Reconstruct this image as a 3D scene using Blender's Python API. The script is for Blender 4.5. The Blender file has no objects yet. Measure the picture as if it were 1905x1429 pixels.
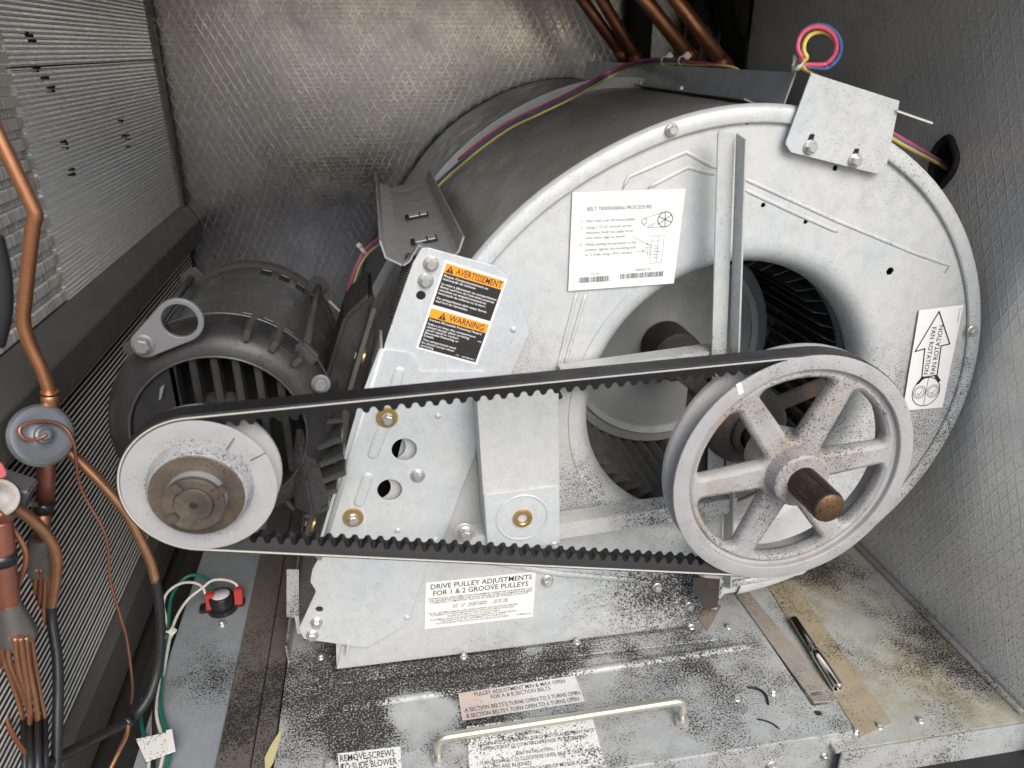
import bpy, bmesh, math, random
from mathutils import Matrix, Vector
random.seed(7)
SC = bpy.context.scene
COL = SC.collection
R = math.radians

# ------------------------------------------------------------------ camera
FPX, CX, CY = 1404.0, 952.5, 714.5            # calibrated on the vanishing points
RW = Matrix(((0.98501, 0.07103, -0.1572), (-0.17249, 0.39986, -0.9002), (-0.00108, 0.91382, 0.40612)))
RW = RW.to_quaternion().normalized().to_matrix()
CAM = Vector((0.0, -0.72, 0.6865))
cd = bpy.data.cameras.new('camera'); cam = bpy.data.objects.new('camera', cd); COL.objects.link(cam)
cam.matrix_world = Matrix.Translation(CAM) @ RW.to_4x4()
cd.sensor_fit = 'HORIZONTAL'; cd.sensor_width = 36.0; cd.lens = FPX / 1905.0 * 36.0
cd.clip_start = 0.02; cd.clip_end = 4000.0
cd.dof.use_dof = True; cd.dof.focus_distance = 0.86; cd.dof.aperture_fstop = 5.6
SC.camera = cam

# ------------------------------------------------------------------ daylight
SUN_EL, SUN_AZ = 40.0, 12.0                    # azimuth: from -Y (front) towards +X (right)
world = bpy.data.worlds.new('World'); SC.world = world; world.use_nodes = True
nt = world.node_tree; bg = nt.nodes['Background']
sky = nt.nodes.new('ShaderNodeTexSky'); sky.sky_type = 'NISHITA'; sky.sun_disc = False
sky.sun_elevation = R(SUN_EL); sky.sun_rotation = R(180.0 - SUN_AZ)
sky.air_density = 1.0; sky.dust_density = 2.0; sky.ozone_density = 1.0
nt.links.new(sky.outputs[0], bg.inputs[0]); bg.inputs[1].default_value = 0.095
sl = bpy.data.lights.new('sun', 'SUN'); sun = bpy.data.objects.new('sun', sl); COL.objects.link(sun)
sl.energy = 1.5; sl.angle = R(36.0); sl.color = (1.0, 0.975, 0.94)
sd = Vector((math.sin(R(SUN_AZ)) * math.cos(R(SUN_EL)), -math.cos(R(SUN_AZ)) * math.cos(R(SUN_EL)), math.sin(R(SUN_EL))))
sun.rotation_euler = sd.to_track_quat('Z', 'Y').to_euler()
sun.location = sd * 3.0
SC.view_settings.view_transform = 'Standard'; SC.view_settings.look = 'None'
SC.view_settings.exposure = 0.98; SC.view_settings.gamma = 1.0
SC.view_settings.use_curve_mapping = False
SC.cycles.max_bounces = 6; SC.cycles.diffuse_bounces = 3; SC.cycles.glossy_bounces = 3
SC.cycles.use_denoising = True; SC.cycles.use_adaptive_sampling = True; SC.cycles.adaptive_threshold = 0.02
SC.cycles.sample_clamp_indirect = 4.0

# ------------------------------------------------------------------ helpers
def at(px, py, X=None, Y=None, Z=None):
    """the point of a real plane (X, Y or Z = const) that a spot of the photograph shows"""
    d = RW @ Vector((px - CX, -(py - CY), -FPX))
    if X is not None: t = (X - CAM.x) / d.x
    elif Y is not None: t = (Y - CAM.y) / d.y
    else: t = (Z - CAM.z) / d.z
    return CAM + d * t

WL = {}                                         # world offset of each object
def link(o, parent=None, loc=(0, 0, 0), rot=None):
    COL.objects.link(o)
    loc = Vector(loc); WL[o] = loc
    if parent is not None:
        o.parent = parent; o.location = loc - WL[parent]
    else:
        o.location = loc
    if rot is not None:
        o.rotation_mode = 'QUATERNION'; o.rotation_quaternion = rot
    return o
def tag(o, label=None, cat=None, group=None, kind=None):
    for k, v in (('label', label), ('category', cat), ('group', group), ('kind', kind)):
        if v: o[k] = v
    return o
def thing(name, label, cat, loc=(0, 0, 0), group=None):
    o = bpy.data.objects.new(name, None); o.empty_display_size = 0.02
    link(o, None, loc); return tag(o, label, cat, group)
def part(name, me, m, parent=None, loc=(0, 0, 0), rot=None):
    if m is not None and (len(me.materials) == 0):
        me.materials.append(m)
    o = bpy.data.objects.new(name, me); return link(o, parent, loc, rot)

class MB:
    def __init__(s): s.v = []; s.f = []; s.sm = []
    def add(s, vs, fs, smooth=False):
        b = len(s.v); s.v += [tuple(v) for v in vs]; s.f += [tuple(i + b for i in f) for f in fs]; s.sm += [smooth] * len(fs)
        return s
    def box(s, lo, hi):
        x0, y0, z0 = lo; x1, y1, z1 = hi
        return s.add([(x0,y0,z0),(x1,y0,z0),(x1,y1,z0),(x0,y1,z0),(x0,y0,z1),(x1,y0,z1),(x1,y1,z1),(x0,y1,z1)],
                     [(0,3,2,1),(4,5,6,7),(0,1,5,4),(1,2,6,5),(2,3,7,6),(3,0,4,7)])
    def obox(s, c, u, v, w, hu, hv, hw):
        """box about c with unit axes u v w and half sizes"""
        c = Vector(c); u, v, w = Vector(u) * hu, Vector(v) * hv, Vector(w) * hw
        P = [c - u - v - w, c + u - v - w, c + u + v - w, c - u + v - w, c - u - v + w, c + u - v + w, c + u + v + w, c - u + v + w]
        return s.add(P, [(0,3,2,1),(4,5,6,7),(0,1,5,4),(1,2,6,5),(2,3,7,6),(3,0,4,7)])
    def bar(s, a, b, wdir, w, t):
        """flat bar from a to b, width w along wdir, thickness t"""
        a, b = Vector(a), Vector(b); u = (b - a); L = u.length; u.normalize()
        wd = Vector(wdir); wd = (wd - u * wd.dot(u)).normalized(); n = u.cross(wd)
        return s.obox((a + b) / 2, u, wd, n, L / 2, w / 2, t / 2)
    def tube(s, pts, r, n=10, cap=True, closed=False):
        pts = [Vector(p) for p in pts]; N = len(pts); rr = r if isinstance(r, (list, tuple)) else [r] * N
        rings = []; up = None
        for i, p in enumerate(pts):
            if closed: t = pts[(i + 1) % N] - pts[i - 1]
            else: t = pts[min(i + 1, N - 1)] - pts[max(i - 1, 0)]
            t.normalize()
            if up is None:
                up = t.orthogonal().normalized()
            else:
                up = (up - t * up.dot(t)).normalized()
            sd_ = t.cross(up)
            rings.append([p + (up * math.cos(2 * math.pi * k / n) + sd_ * math.sin(2 * math.pi * k / n)) * rr[i] for k in range(n)])
        vs = [v for rg in rings for v in rg]; fs = []
        for i in range(N if closed else N - 1):
            j = (i + 1) % N
            for k in range(n):
                fs.append((i*n+k, i*n+(k+1)%n, j*n+(k+1)%n, j*n+k))
        s.add(vs, fs, True)
        if cap and not closed:
            b = len(s.v) - len(vs)
            s.f.append(tuple(b + k for k in reversed(range(n)))); s.sm.append(False)
            s.f.append(tuple(b + (N-1)*n + k for k in range(n))); s.sm.append(False)
        return s
    def lathe(s, prof, o, axis=(0, 1, 0), n=48, smooth=True, closed=False):
        """prof: (radius, distance along the axis)"""
        o = Vector(o); ax = Vector(axis).normalized()
        if abs(ax.y) > 0.99: u = Vector((1, 0, 0))
        else: u = ax.orthogonal().normalized()
        w = ax.cross(u); N = len(prof)
        vs = [o + ax * h + (u * math.cos(2*math.pi*k/n) + w * math.sin(2*math.pi*k/n)) * r for r, h in prof for k in range(n)]
        fs = []
        for i in range(N if closed else N - 1):
            j = (i + 1) % N
            for k in range(n): fs.append((i*n+k, i*n+(k+1)%n, j*n+(k+1)%n, j*n+k))
        s.add(vs, fs, smooth)
        if not closed:
            b = len(s.v) - len(vs)
            for i, rev in ((0, True), (N - 1, False)):
                if prof[i][0] < 0.0011 + 1e-9 or True:
                    pass
        return s
    def ext(s, poly, axis_o, u, v, w, d0, d1):
        """prism: 2-D polygon (a,b) on axes u,v, extruded along w from d0 to d1"""
        o, u, v, w = Vector(axis_o), Vector(u), Vector(v), Vector(w); N = len(poly)
        vs = [o + u*a + v*b + w*d0 for a, b in poly] + [o + u*a + v*b + w*d1 for a, b in poly]
        fs = [tuple(range(N)), tuple(reversed(range(N, 2*N)))] + [(i, N+i, N+(i+1)%N, (i+1)%N) for i in range(N)]
        return s.add(vs, fs)
    def mesh(s, name, fix=True, auto=None, bevel=0):
        me = bpy.data.meshes.new(name); me.from_pydata(s.v, [], s.f); me.update()
        for p, q in zip(me.polygons, s.sm): p.use_smooth = q
        bm = bmesh.new(); bm.from_mesh(me)
        if fix: bmesh.ops.recalc_face_normals(bm, faces=bm.faces)
        if bevel:
            es = [e for e in bm.edges if len(e.link_faces) == 2 and e.calc_face_angle(0) > 0.5]
            bmesh.ops.bevel(bm, geom=es, offset=bevel, segments=2, affect='EDGES', clamp_overlap=True)
        if auto is not None:
            for e in bm.edges:
                if len(e.link_faces) == 2 and e.calc_face_angle(0) > auto: e.smooth = False
            for f_ in bm.faces: f_.smooth = True
        bm.to_mesh(me); bm.free()
        return me

def rnd(pts, r, seg=5):
    """round the corners of a 2-D polygon"""
    out = []; N = len(pts)
    for i in range(N):
        p0, p, p1 = Vector(pts[i-1]), Vector(pts[i]), Vector(pts[(i+1) % N])
        a, b = (p0 - p), (p1 - p); la, lb = a.length, b.length; a.normalize(); b.normalize()
        ang = a.angle(b, 3.14)
        if ang > 2.95: out.append(tuple(p)); continue
        rr = min(r / math.tan(ang / 2), la * .45, lb * .45)
        A, B = p + a * rr, p + b * rr
        for k in range(seg + 1):
            t = k / seg
            q = A * (1-t)**2 + p * 2*t*(1-t) + B * t*t
            out.append((q.x, q.y))
    return out
def circ(x, z, r, n=24, ph=0): return [(x + r*math.cos(2*math.pi*k/n+ph), z + r*math.sin(2*math.pi*k/n+ph)) for k in range(n)]

def frame(o, u, v):
    u = Vector(u).normalized(); n = u.cross(Vector(v)).normalized(); v = n.cross(u)
    M = Matrix((u, v, n)).transposed().to_4x4(); M.translation = Vector(o); return M
FRONT = lambda y=0.0: frame((0, y, 0), (1, 0, 0), (0, 0, 1))      # u = X, v = Z, facing -Y
TOP = lambda z=0.0: frame((0, 0, z), (1, 0, 0), (0, 1, 0))        # u = X, v = Y, facing up
def c2m(cu):
    o = bpy.data.objects.new('tmp', cu); me = bpy.data.meshes.new_from_object(o)
    bpy.data.objects.remove(o); bpy.data.curves.remove(cu); me.materials.clear(); return me
def plate(name, loops, t, M, bev=0.0006):
    """sheet with holes: loops of 2-D points, thickness t lying behind (under) the frame's plane"""
    cu = bpy.data.curves.new(name, 'CURVE'); cu.dimensions = '2D'; cu.fill_mode = 'BOTH'
    for L in loops:
        sp = cu.splines.new('POLY'); sp.points.add(len(L) - 1)
        for p, q in zip(sp.points, L): p.co = (q[0], q[1], 0, 1)
        sp.use_cyclic_u = True
    cu.extrude = max(t / 2 - bev, 0.00005); cu.bevel_depth = bev; cu.bevel_resolution = 1; cu.offset = -bev
    me = c2m(cu); me.transform(Matrix.Translation((0, 0, -t / 2))); me.transform(M); me.name = name
    for p in me.polygons: p.use_smooth = False
    return me
def pxs(pts, **k):
    """photo spots on a plane -> 2-D coordinates in that plane"""
    out = []
    for x, y in pts:
        q = at(x, y, **k)
        out.append((q.x, q.z) if 'Y' in k else (q.x, q.y) if 'Z' in k else (q.y, q.z))
    return out
def spline(pts, n=8, closed=False):
    P = [Vector(p) for p in pts]; out = []; N = len(P)
    for i in range(N if closed else N - 1):
        if closed: p0, p1, p2, p3 = P[i-1], P[i], P[(i+1) % N], P[(i+2) % N]
        else: p0, p1, p2, p3 = P[max(i-1, 0)], P[i], P[i+1], P[min(i+2, N-1)]
        for k in range(n):
            t = k / n
            out.append(0.5*((2*p1) + (p2-p0)*t + (2*p0-5*p1+4*p2-p3)*t*t + (3*p1-p0-3*p2+p3)*t**3))
    if not closed: out.append(P[-1])
    return out

# ------------------------------------------------------------------ materials
MATS = {}
class NT:
    def __init__(s, name):
        s.m = bpy.data.materials.new(name); s.m.use_nodes = True; s.t = s.m.node_tree
        s.b = s.t.nodes['Principled BSDF']; s.pos = s.t.nodes.new('ShaderNodeNewGeometry').outputs['Position']
        MATS[name] = s.m
    def n(s, typ, **kw):
        nd = s.t.nodes.new(typ)
        for k, v in kw.items():
            if k.startswith('i_'):
                key = k[2:].replace('_', ' ')
                s.setin(nd.inputs[int(key)] if key.isdigit() else nd.inputs[key], v)
            else: setattr(nd, k, v)
        return nd
    def setin(s, sock, v):
        if isinstance(v, bpy.types.NodeSocket): s.t.links.new(v, sock)
        else: sock.default_value = v
    def math(s, op, a, b=0.0, clamp=False):
        nd = s.n('ShaderNodeMath', operation=op, use_clamp=clamp); s.setin(nd.inputs[0], a); s.setin(nd.inputs[1], b); return nd.outputs[0]
    def noise(s, scale, detail=3.0, rough=0.55, vec=None, out='Fac', dist=0.0):
        return s.n('ShaderNodeTexNoise', i_Vector=vec or s.pos, i_Scale=scale, i_Detail=detail, i_Roughness=rough, i_Distortion=dist).outputs[out]
    def ramp(s, x, lo, hi, a=0.0, b=1.0):
        return s.n('ShaderNodeMapRange', i_0=x, i_1=lo, i_2=hi, i_3=a, i_4=b, clamp=True).outputs[0]
    def mix(s, f, a, b):
        nd = s.n('ShaderNodeMix', data_type='RGBA'); s.setin(nd.inputs[0], f)
        for i, c in ((6, a), (7, b)):
            s.setin(nd.inputs[i], c if isinstance(c, bpy.types.NodeSocket) else (*c, 1.0) if len(c) == 3 else c)
        return nd.outputs[2]
    def scaled(s, sx, sy, sz, rot=(0, 0, 0), vec=None):
        return s.n('ShaderNodeMapping', i_Vector=vec or s.pos, i_Scale=(sx, sy, sz), i_Rotation=rot).outputs[0]
    def blob(s, c, r0, r1, warp=0.0):
        v = s.pos
        if warp:
            if not hasattr(s, 'wv'):
                s.wv = {}
            if warp not in s.wv:
                nz = s.n('ShaderNodeTexNoise', i_Vector=s.pos, i_Scale=22.0, i_Detail=3.0).outputs['Color']
                off = s.n('ShaderNodeVectorMath', operation='MULTIPLY_ADD'); s.setin(off.inputs[0], nz); off.inputs[1].default_value = (warp,)*3
                s.setin(off.inputs[2], s.pos); s.wv[warp] = off.outputs[0]
            v = s.wv[warp]; c = tuple(q + warp * .5 for q in c)
        d = s.n('ShaderNodeVectorMath', operation='DISTANCE', i_0=v, i_1=tuple(c)).outputs['Value']
        return s.ramp(d, r0, r1, 1.0, 0.0)
    def speck(s, dens, scale=520.0):
        """flake mask; dens (0..1) may be a socket"""
        big = s.noise(scale, 2.0, 0.7)
        fine = s.noise(scale * 2.3, 1.0, 0.5)
        v = s.math('ADD', s.math('MULTIPLY', big, 0.72), s.math('MULTIPLY', fine, 0.28))
        thr = s.math('SUBTRACT', 0.70, s.math('MULTIPLY', dens, 0.30))
        return s.ramp(s.math('SUBTRACT', v, thr), -0.022, 0.022)
    def fin(s, col, rough=0.5, metal=0.0, bump=None, bstr=0.3, bdist=0.0005):
        s.setin(s.b.inputs['Base Color'], col if isinstance(col, bpy.types.NodeSocket) else (*col, 1.0))
        s.setin(s.b.inputs['Roughness'], rough); s.setin(s.b.inputs['Metallic'], metal)
        if bump is not None:
            bn = s.n('ShaderNodeBump', i_Strength=bstr, i_Distance=bdist, i_Height=bump)
            s.t.links.new(bn.outputs[0], s.b.inputs['Normal'])
        return s.m

def mk_galv(name, base=(.555,.565,.558), dens=0.10, blobs=(), rough=0.5, metal=0.2, stains=(), speck=520.0, tint=(.62,.60,.50), tintamt=0.35):
    t = NT(name)
    big = t.noise(9.0, 4.0); mid = t.noise(55.0, 4.0); fine = t.noise(420.0, 2.0)
    span = t.n('ShaderNodeTexVoronoi', i_Vector=t.pos, i_Scale=130.0).outputs['Color']
    c = t.mix(t.math('MULTIPLY', t.ramp(big, .42, .68), tintamt), base, tint)
    c = t.mix(t.ramp(t.noise(7.0, 3.0, .6, vec=t.scaled(1.3, 1.1, .8)), .50, .68, 0, .45), c, (base[0]*.80, base[1]*.88, base[2]*.97))
    c = t.mix(t.ramp(mid, .45, .75, 0, .34), c, tuple(q * .70 for q in base))
    c = t.mix(t.ramp(t.noise(1.0, 2.0, .5, vec=t.scaled(420, 300, 9, (0, .5, 0))), .68, .72, 0, .35), c, tuple(min(1, q * 1.45) for q in base))
    c = t.mix(t.ramp(fine, .35, .7, 0, .16), c, tuple(q * .6 for q in base))
    hs = t.n('ShaderNodeSeparateColor', i_0=span).outputs[0]
    c = t.mix(t.math('MULTIPLY', hs, .20), c, tuple(min(1, q * 1.25) for q in base))
    for (ctr, r0, r1, col, amt) in stains:
        m = t.math('MULTIPLY', t.blob(ctr, r0, r1, .05), amt); m = t.math('MULTIPLY', m, t.ramp(mid, .3, .62))
        c = t.mix(m, c, col)
    d = t.math('MULTIPLY', t.ramp(t.noise(16.0, 3.0), .3, .7, .25, 1.5), dens)
    for (ctr, r0, r1, amt) in blobs:
        d = t.math('ADD', d, t.math('MULTIPLY', t.blob(ctr, r0, r1, .06), amt))
    d = t.math('MINIMUM', d, .86)
    sp = t.speck(d, speck)
    film = t.math('MULTIPLY', t.ramp(d, .12, .9, 0, .55), t.ramp(mid, .38, .66, .15, 1.0))
    c = t.mix(film, c, (.10, .095, .088))
    c = t.mix(sp, c, (.022, .020, .018))
    rg = t.math('ADD', t.ramp(mid, .3, .7, rough - .08, rough + .1), t.math('MULTIPLY', sp, .3))
    mt = t.math('MULTIPLY', t.math('SUBTRACT', 1.0, sp), metal)
    return t.fin(c, rg, mt, t.math('ADD', t.math('MULTIPLY', fine, .35), t.math('MULTIPLY', sp, .6)), .35, .0004)

def mk_paint(name, base, dens=0.05, rough=0.5, metal=0.0, blobs=(), rust=0.0, bumpy=0.25, dust=None, bscale=300.0, speck=520.0, rustcol=(.16,.10,.06), spec=.4):
    t = NT(name)
    mid = t.noise(40.0, 4.0); fine = t.noise(bscale, 3.0)
    c = t.mix(t.ramp(mid, .35, .75, 0, .4), base, tuple(q * .75 for q in base))
    if dust: c = t.mix(t.math('MULTIPLY', t.ramp(t.noise(14.0, 4.0), .42, .68), dust[1]), c, dust[0])
    if rust: c = t.mix(t.math('MULTIPLY', t.ramp(t.noise(26.0, 5.0, .65), .5, .68), rust), c, rustcol)
    d = t.math('MULTIPLY', t.ramp(t.noise(18.0, 3.0), .3, .7, .3, 1.6), dens)
    for (ctr, r0, r1, amt) in blobs: d = t.math('ADD', d, t.math('MULTIPLY', t.blob(ctr, r0, r1, .03), amt))
    sp = t.speck(d, speck); c = t.mix(t.math('MULTIPLY', t.ramp(d, .1, .8, 0, .4), t.ramp(mid, .4, .65)), c, (.09,.08,.07)); c = t.mix(sp, c, (.02, .018, .016))
    t.b.inputs['Specular IOR Level'].default_value = spec
    return t.fin(c, t.math('ADD', t.ramp(mid, .3, .7, rough - .07, rough + .1), t.math('MULTIPLY', sp, .2)), metal, fine, bumpy, .0005)

def mk_plain(name, col, rough=.5, metal=0.0, var=.25, scale=60.0, bump=.15):
    t = NT(name); nz = t.noise(scale, 4.0)
    c = t.mix(t.ramp(nz, .3, .7, 0, var), col, tuple(q * .45 for q in col))
    return t.fin(c, t.ramp(nz, .3, .7, max(.05, rough - .06), rough + .08), metal, t.noise(scale * 6, 2.0), bump, .0004)
# ------------------------------------------------------------------ material instances
BLK = (.02, .02, .02)
m_plate = mk_galv('galvanised_plate', dens=.13, blobs=(((.64,0,.26),.03,.22,.42), ((.52,0,.56),.02,.16,.18), ((.20,0,.22),.0,.10,.45), ((.36,-.02,.10),.02,.14,.30), ((.14,0,.38),.0,.09,.25)), tintamt=.38, tint=(.62,.60,.52))
m_low = mk_galv('galvanised_foot', dens=.14, blobs=(((.34,0,.07),.02,.16,.75), ((.10,0,.0),.0,.07,.15)), tintamt=.15)
m_brk = mk_galv('galvanised_bracket', base=(.55,.57,.575), dens=.10, blobs=(((-.09,0,.12),.0,.10,.10),), tintamt=.12)
m_deck = mk_galv('dusty_deck', base=(.455,.462,.452), dens=.42, tintamt=.25,
    blobs=(((-.07,-.03,0),.02,.13,.62), ((.06,-.035,0),.02,.10,.85), ((.17,-.03,0),.01,.08,.40), ((-.06,-.10,0),.01,.06,.50), ((.08,-.115,0),.0,.05,.60),
           ((.30,-.02,0),.0,.09,.35), ((.00,-.075,0),.015,.05,-.85), ((.03,-.09,0),.01,.03,-.5), ((.36,-.10,0),.01,.12,.22)), speck=430.0)
m_pan = mk_galv('stained_pan', base=(.47,.485,.465), dens=.38, tintamt=.75, tint=(.46,.40,.22), speck=420.0,
    stains=(((.62,-.13,0),.03,.12,(.34,.29,.16),.8), ((.58,.08,0),.02,.10,(.36,.30,.16),.85), ((.52,-.11,0),.01,.05,(.34,.28,.17),.7)),
    blobs=(((.66,-.10,0),.01,.09,.40), ((.60,.09,0),.01,.09,.45), ((.67,.0,0),.0,.05,.3)))
m_strip = mk_galv('brown_strip', base=(.34,.305,.27), dens=.42, metal=.15, tintamt=.4, tint=(.42,.30,.15), speck=430.0)
m_strip2 = mk_galv('dark_strip', base=(.15,.13,.115), dens=.40, metal=.1, tintamt=.2, tint=(.16,.12,.09), speck=430.0, blobs=(((-.19,-.03,0),.02,.1,.5),))
m_blue = mk_galv('blue_grey_plate', base=(.36,.39,.42), dens=.14, metal=.3, tintamt=.35, tint=(.40,.36,.20), blobs=(((-.23,.02,0),.01,.07,.6), ((-.25,.09,0),.0,.05,.4)), speck=430.0)
m_wrap = mk_paint('dusty_wrap', (.46,.46,.455), dens=.05, rough=.34, metal=.6, dust=((.34,.30,.21), .6))
m_dark = mk_paint('dark_steel', (.075,.073,.07), dens=.2, rough=.5, metal=.4, dust=((.14,.12,.09), .6))
m_bear = mk_paint('grimy_bearing_steel', (.065,.056,.05), dens=.30, rough=.55, metal=.4, rust=.5)
m_motor = mk_paint('motor_paint', (.066,.069,.073), dens=.12, rough=.28, metal=.3, dust=((.10,.088,.055), .42), bumpy=.12)
m_bell = mk_paint('motor_bell', (.024,.024,.026), dens=.35, rough=.45, metal=.3, dust=((.085,.08,.07), .55), bumpy=.3)
m_void = mk_plain('black_void', (.008,.008,.008), .8)  # near-black; on holes, slots and recesses it paints their shade
m_lug = mk_paint('grey_lug', (.20,.20,.205), dens=.02, rough=.45, metal=.3, bumpy=.1)
m_pul = mk_paint('pulley_paint', (.365,.358,.352), dens=.22, rough=.42, rust=.15, bumpy=.35, bscale=420.0, rustcol=(.30,.22,.15),
    blobs=(((.3755,-.13,.313),.02,.09,.10),))
m_pul2 = mk_paint('cast_spokes', (.36,.35,.338), dens=.34, rough=.55, rust=.55, bumpy=.9, bscale=330.0, rustcol=(.28,.19,.12), blobs=(((.40,-.13,.335),.0,.08,.15),))
m_mpul = mk_paint('motor_pulley_paint', (.375,.370,.372), dens=.05, rough=.4, bumpy=.1, blobs=(((-.161,-.15,.356),.036,.056,.42),))
m_rust = mk_paint('rusty_hub', (.075,.056,.043), dens=.25, rough=.5, metal=.35, rust=.8, bumpy=.9, rustcol=(.055,.038,.028), dust=((.30,.25,.20), .5))
m_shaft = mk_paint('worn_shaft', (.036,.023,.018), dens=.25, rough=.42, metal=.4, rust=.6, bumpy=.5, rustcol=(.018,.013,.011), dust=((.08,.042,.022), .4))
m_zinc = mk_plain('zinc_bolt', (.62,.61,.58), .35, .75, .35, 200.0)
m_gold = mk_plain('yellow_zinc', (.62,.42,.16), .32, .85, .35, 120.0)
m_belt = mk_plain('belt_rubber', (.012,.0115,.012), .55, 0, .5, 80.0, .3)
m_cord = mk_plain('belt_cord', (.62,.57,.50), .7, 0, .35, 900.0)
m_steel = mk_plain('bent_sheet', (.52,.525,.53), .42, .45, .3, 30.0)
m_chan = mk_paint('channel_steel', (.42,.425,.43), dens=.05, rough=.38, metal=.6, dust=((.36,.31,.20), .55), bumpy=.08)
m_strut = mk_galv('strut_steel', base=(.50,.51,.50), dens=.14, blobs=(((.34,-.03,.36),.0,.07,.9), ((.30,-.03,.2),.02,.10,.45)))
m_spring = mk_plain('spring_wire', (.11,.105,.10), .4, .6)
m_wheel = mk_paint('wheel_steel', (.34,.35,.35), dens=.12, rough=.45, metal=.5)
m_blade = mk_plain('blade_steel', (.13,.127,.12), .55, .4, .4, 40.0)
m_copper = None
def mk_copper(name, base, dark, rough=.32):
    t = NT(name); a = t.noise(30.0, 5.0, .6); b = t.noise(9.0, 3.0)
    c = t.mix(t.ramp(a, .38, .68), base, dark); c = t.mix(t.ramp(b, .55, .75, 0, .6), c, (.26, .17, .10))
    return t.fin(c, t.ramp(a, .3, .7, rough - .06, rough + .18), .85, t.noise(180.0, 2.0), .12, .0004)
m_copper = mk_copper('copper', (.62,.29,.15), (.40,.18,.10))
m_copper2 = mk_copper('heated_copper', (.52,.21,.13), (.30,.13,.10), .34)
m_brazed = mk_copper('brazed_copper', (.58,.32,.17), (.40,.17,.11), .33)
m_dcop = mk_copper('dark_copper', (.30,.11,.06), (.16,.07,.05), .4)
m_sleeve = mk_plain('black_sleeve', (.022,.022,.023), .45, 0, .4, 60.0)
m_brass = mk_plain('pewter_metal', (.27,.275,.285), .33, .7, .3, 60.0)
m_cone = mk_plain('dull_cone_metal', (.22,.205,.19), .45, .7, .4, 80.0)
m_wpink = mk_plain('pink_insulation', (.70,.10,.16), .45, 0, .25, 200.0)
m_wblue = mk_plain('blue_insulation', (.07,.14,.33), .45, 0, .25, 200.0)
m_wyel = mk_plain('yellow_insulation', (.72,.56,.12), .45, 0, .25, 200.0)
m_wgrn = mk_plain('green_insulation', (.01,.16,.10), .4, 0, .25, 200.0)
m_wwht = mk_plain('white_insulation', (.72,.66,.60), .45, 0, .25, 200.0)
m_wblk = mk_plain('black_insulation', (.025,.02,.02), .4, 0, .2, 200.0)
m_tie = mk_plain('nylon_tie', (.70,.68,.60), .45, 0, .15)
m_red = mk_plain('red_plastic', (.45,.035,.03), .4, 0, .2)
m_blkpl = mk_plain('black_plastic', (.018,.018,.02), .3, 0, .3)
m_paper = mk_plain('white_paper', (.82,.80,.77), .55, 0, .06, 12.0, .05)
m_ink = mk_plain('black_ink', (.025,.024,.024), .6, 0, .1)
m_ink2 = mk_plain('faded_ink', (.09,.09,.095), .6, 0, .5, 500.0)
m_orange = mk_plain('orange_print', (.90,.33,.02), .5, 0, .05, 12.0, .05)
m_bprint = mk_plain('black_gloss_print', (.03,.028,.026), .28, 0, .1, 12.0, .05)
m_wink = mk_plain('white_ink', (.82,.81,.78), .5, 0, .05)
def mk_sheet(name, base, dens, stain=None, stainamt=0.0, ctr=None, blobs=()):
    t = NT(name); c = t.mix(t.ramp(t.noise(14.0, 4.0), .35, .7, 0, .25), base, tuple(q * .8 for q in base))
    if stain: c = t.mix(t.math('MULTIPLY', t.blob(ctr, .02, .09, .04), stainamt), c, stain)
    d = t.math('MULTIPLY', t.ramp(t.noise(20.0, 3.0), .3, .7, .4, 1.5), dens)
    for (q, r0, r1, amt) in blobs: d = t.math('ADD', d, t.math('MULTIPLY', t.blob(q, r0, r1, .04), amt))
    c = t.mix(t.speck(d, 430.0), c, (.022,.02,.018))
    return t.fin(c, .6, 0.0, t.noise(50.0, 3.0), .1, .0005)
m_paperd = mk_sheet('speckled_paper', (.80,.79,.75), .06)
m_paperp = mk_sheet('pink_stained_paper', (.74,.72,.70), .20, (.55,.42,.36), .8, (.05,-.07,0))
m_paperk = mk_sheet('dirty_paper', (.78,.77,.72), .40, blobs=(((.09,-.11,0),.0,.04,.25),))
m_chrome = mk_plain('chrome', (.72,.70,.67), .12, 1.0, .1, 40.0, .03)
m_fin = mk_plain('aluminium_fin', (.92,.875,.80), .36, .3, .3, 120.0, .1)
m_fin2 = mk_plain('aluminium_fin_lower', (.86,.84,.80), .40, .2, .3, 120.0, .1)
m_rail = mk_paint('dull_rail', (.17,.163,.153), dens=.03, rough=.45, metal=.5, dust=((.17,.14,.11), .5), bumpy=.1)
m_ins = mk_plain('black_insulation_board', (.02,.019,.018), .85, 0, .3, 30.0)
def mk_band():
    t = NT('fin_band_metal')
    ln = t.n('ShaderNodeTexNoise', i_Vector=t.scaled(1, 520, 14), i_Scale=1.0, i_Detail=2.0).outputs['Fac']
    b = t.noise(6.0, 3.0)
    c = t.mix(t.ramp(ln, .38, .62), (.40,.39,.38), (.88,.86,.82)); c = t.mix(t.ramp(b, .45, .7, 0, .5), c, (.74,.60,.36))  # gold patches in the colour paint daylight coming through the coil
    return t.fin(c, .36, .25, ln, .6, .0006)
m_band = mk_band()
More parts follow.
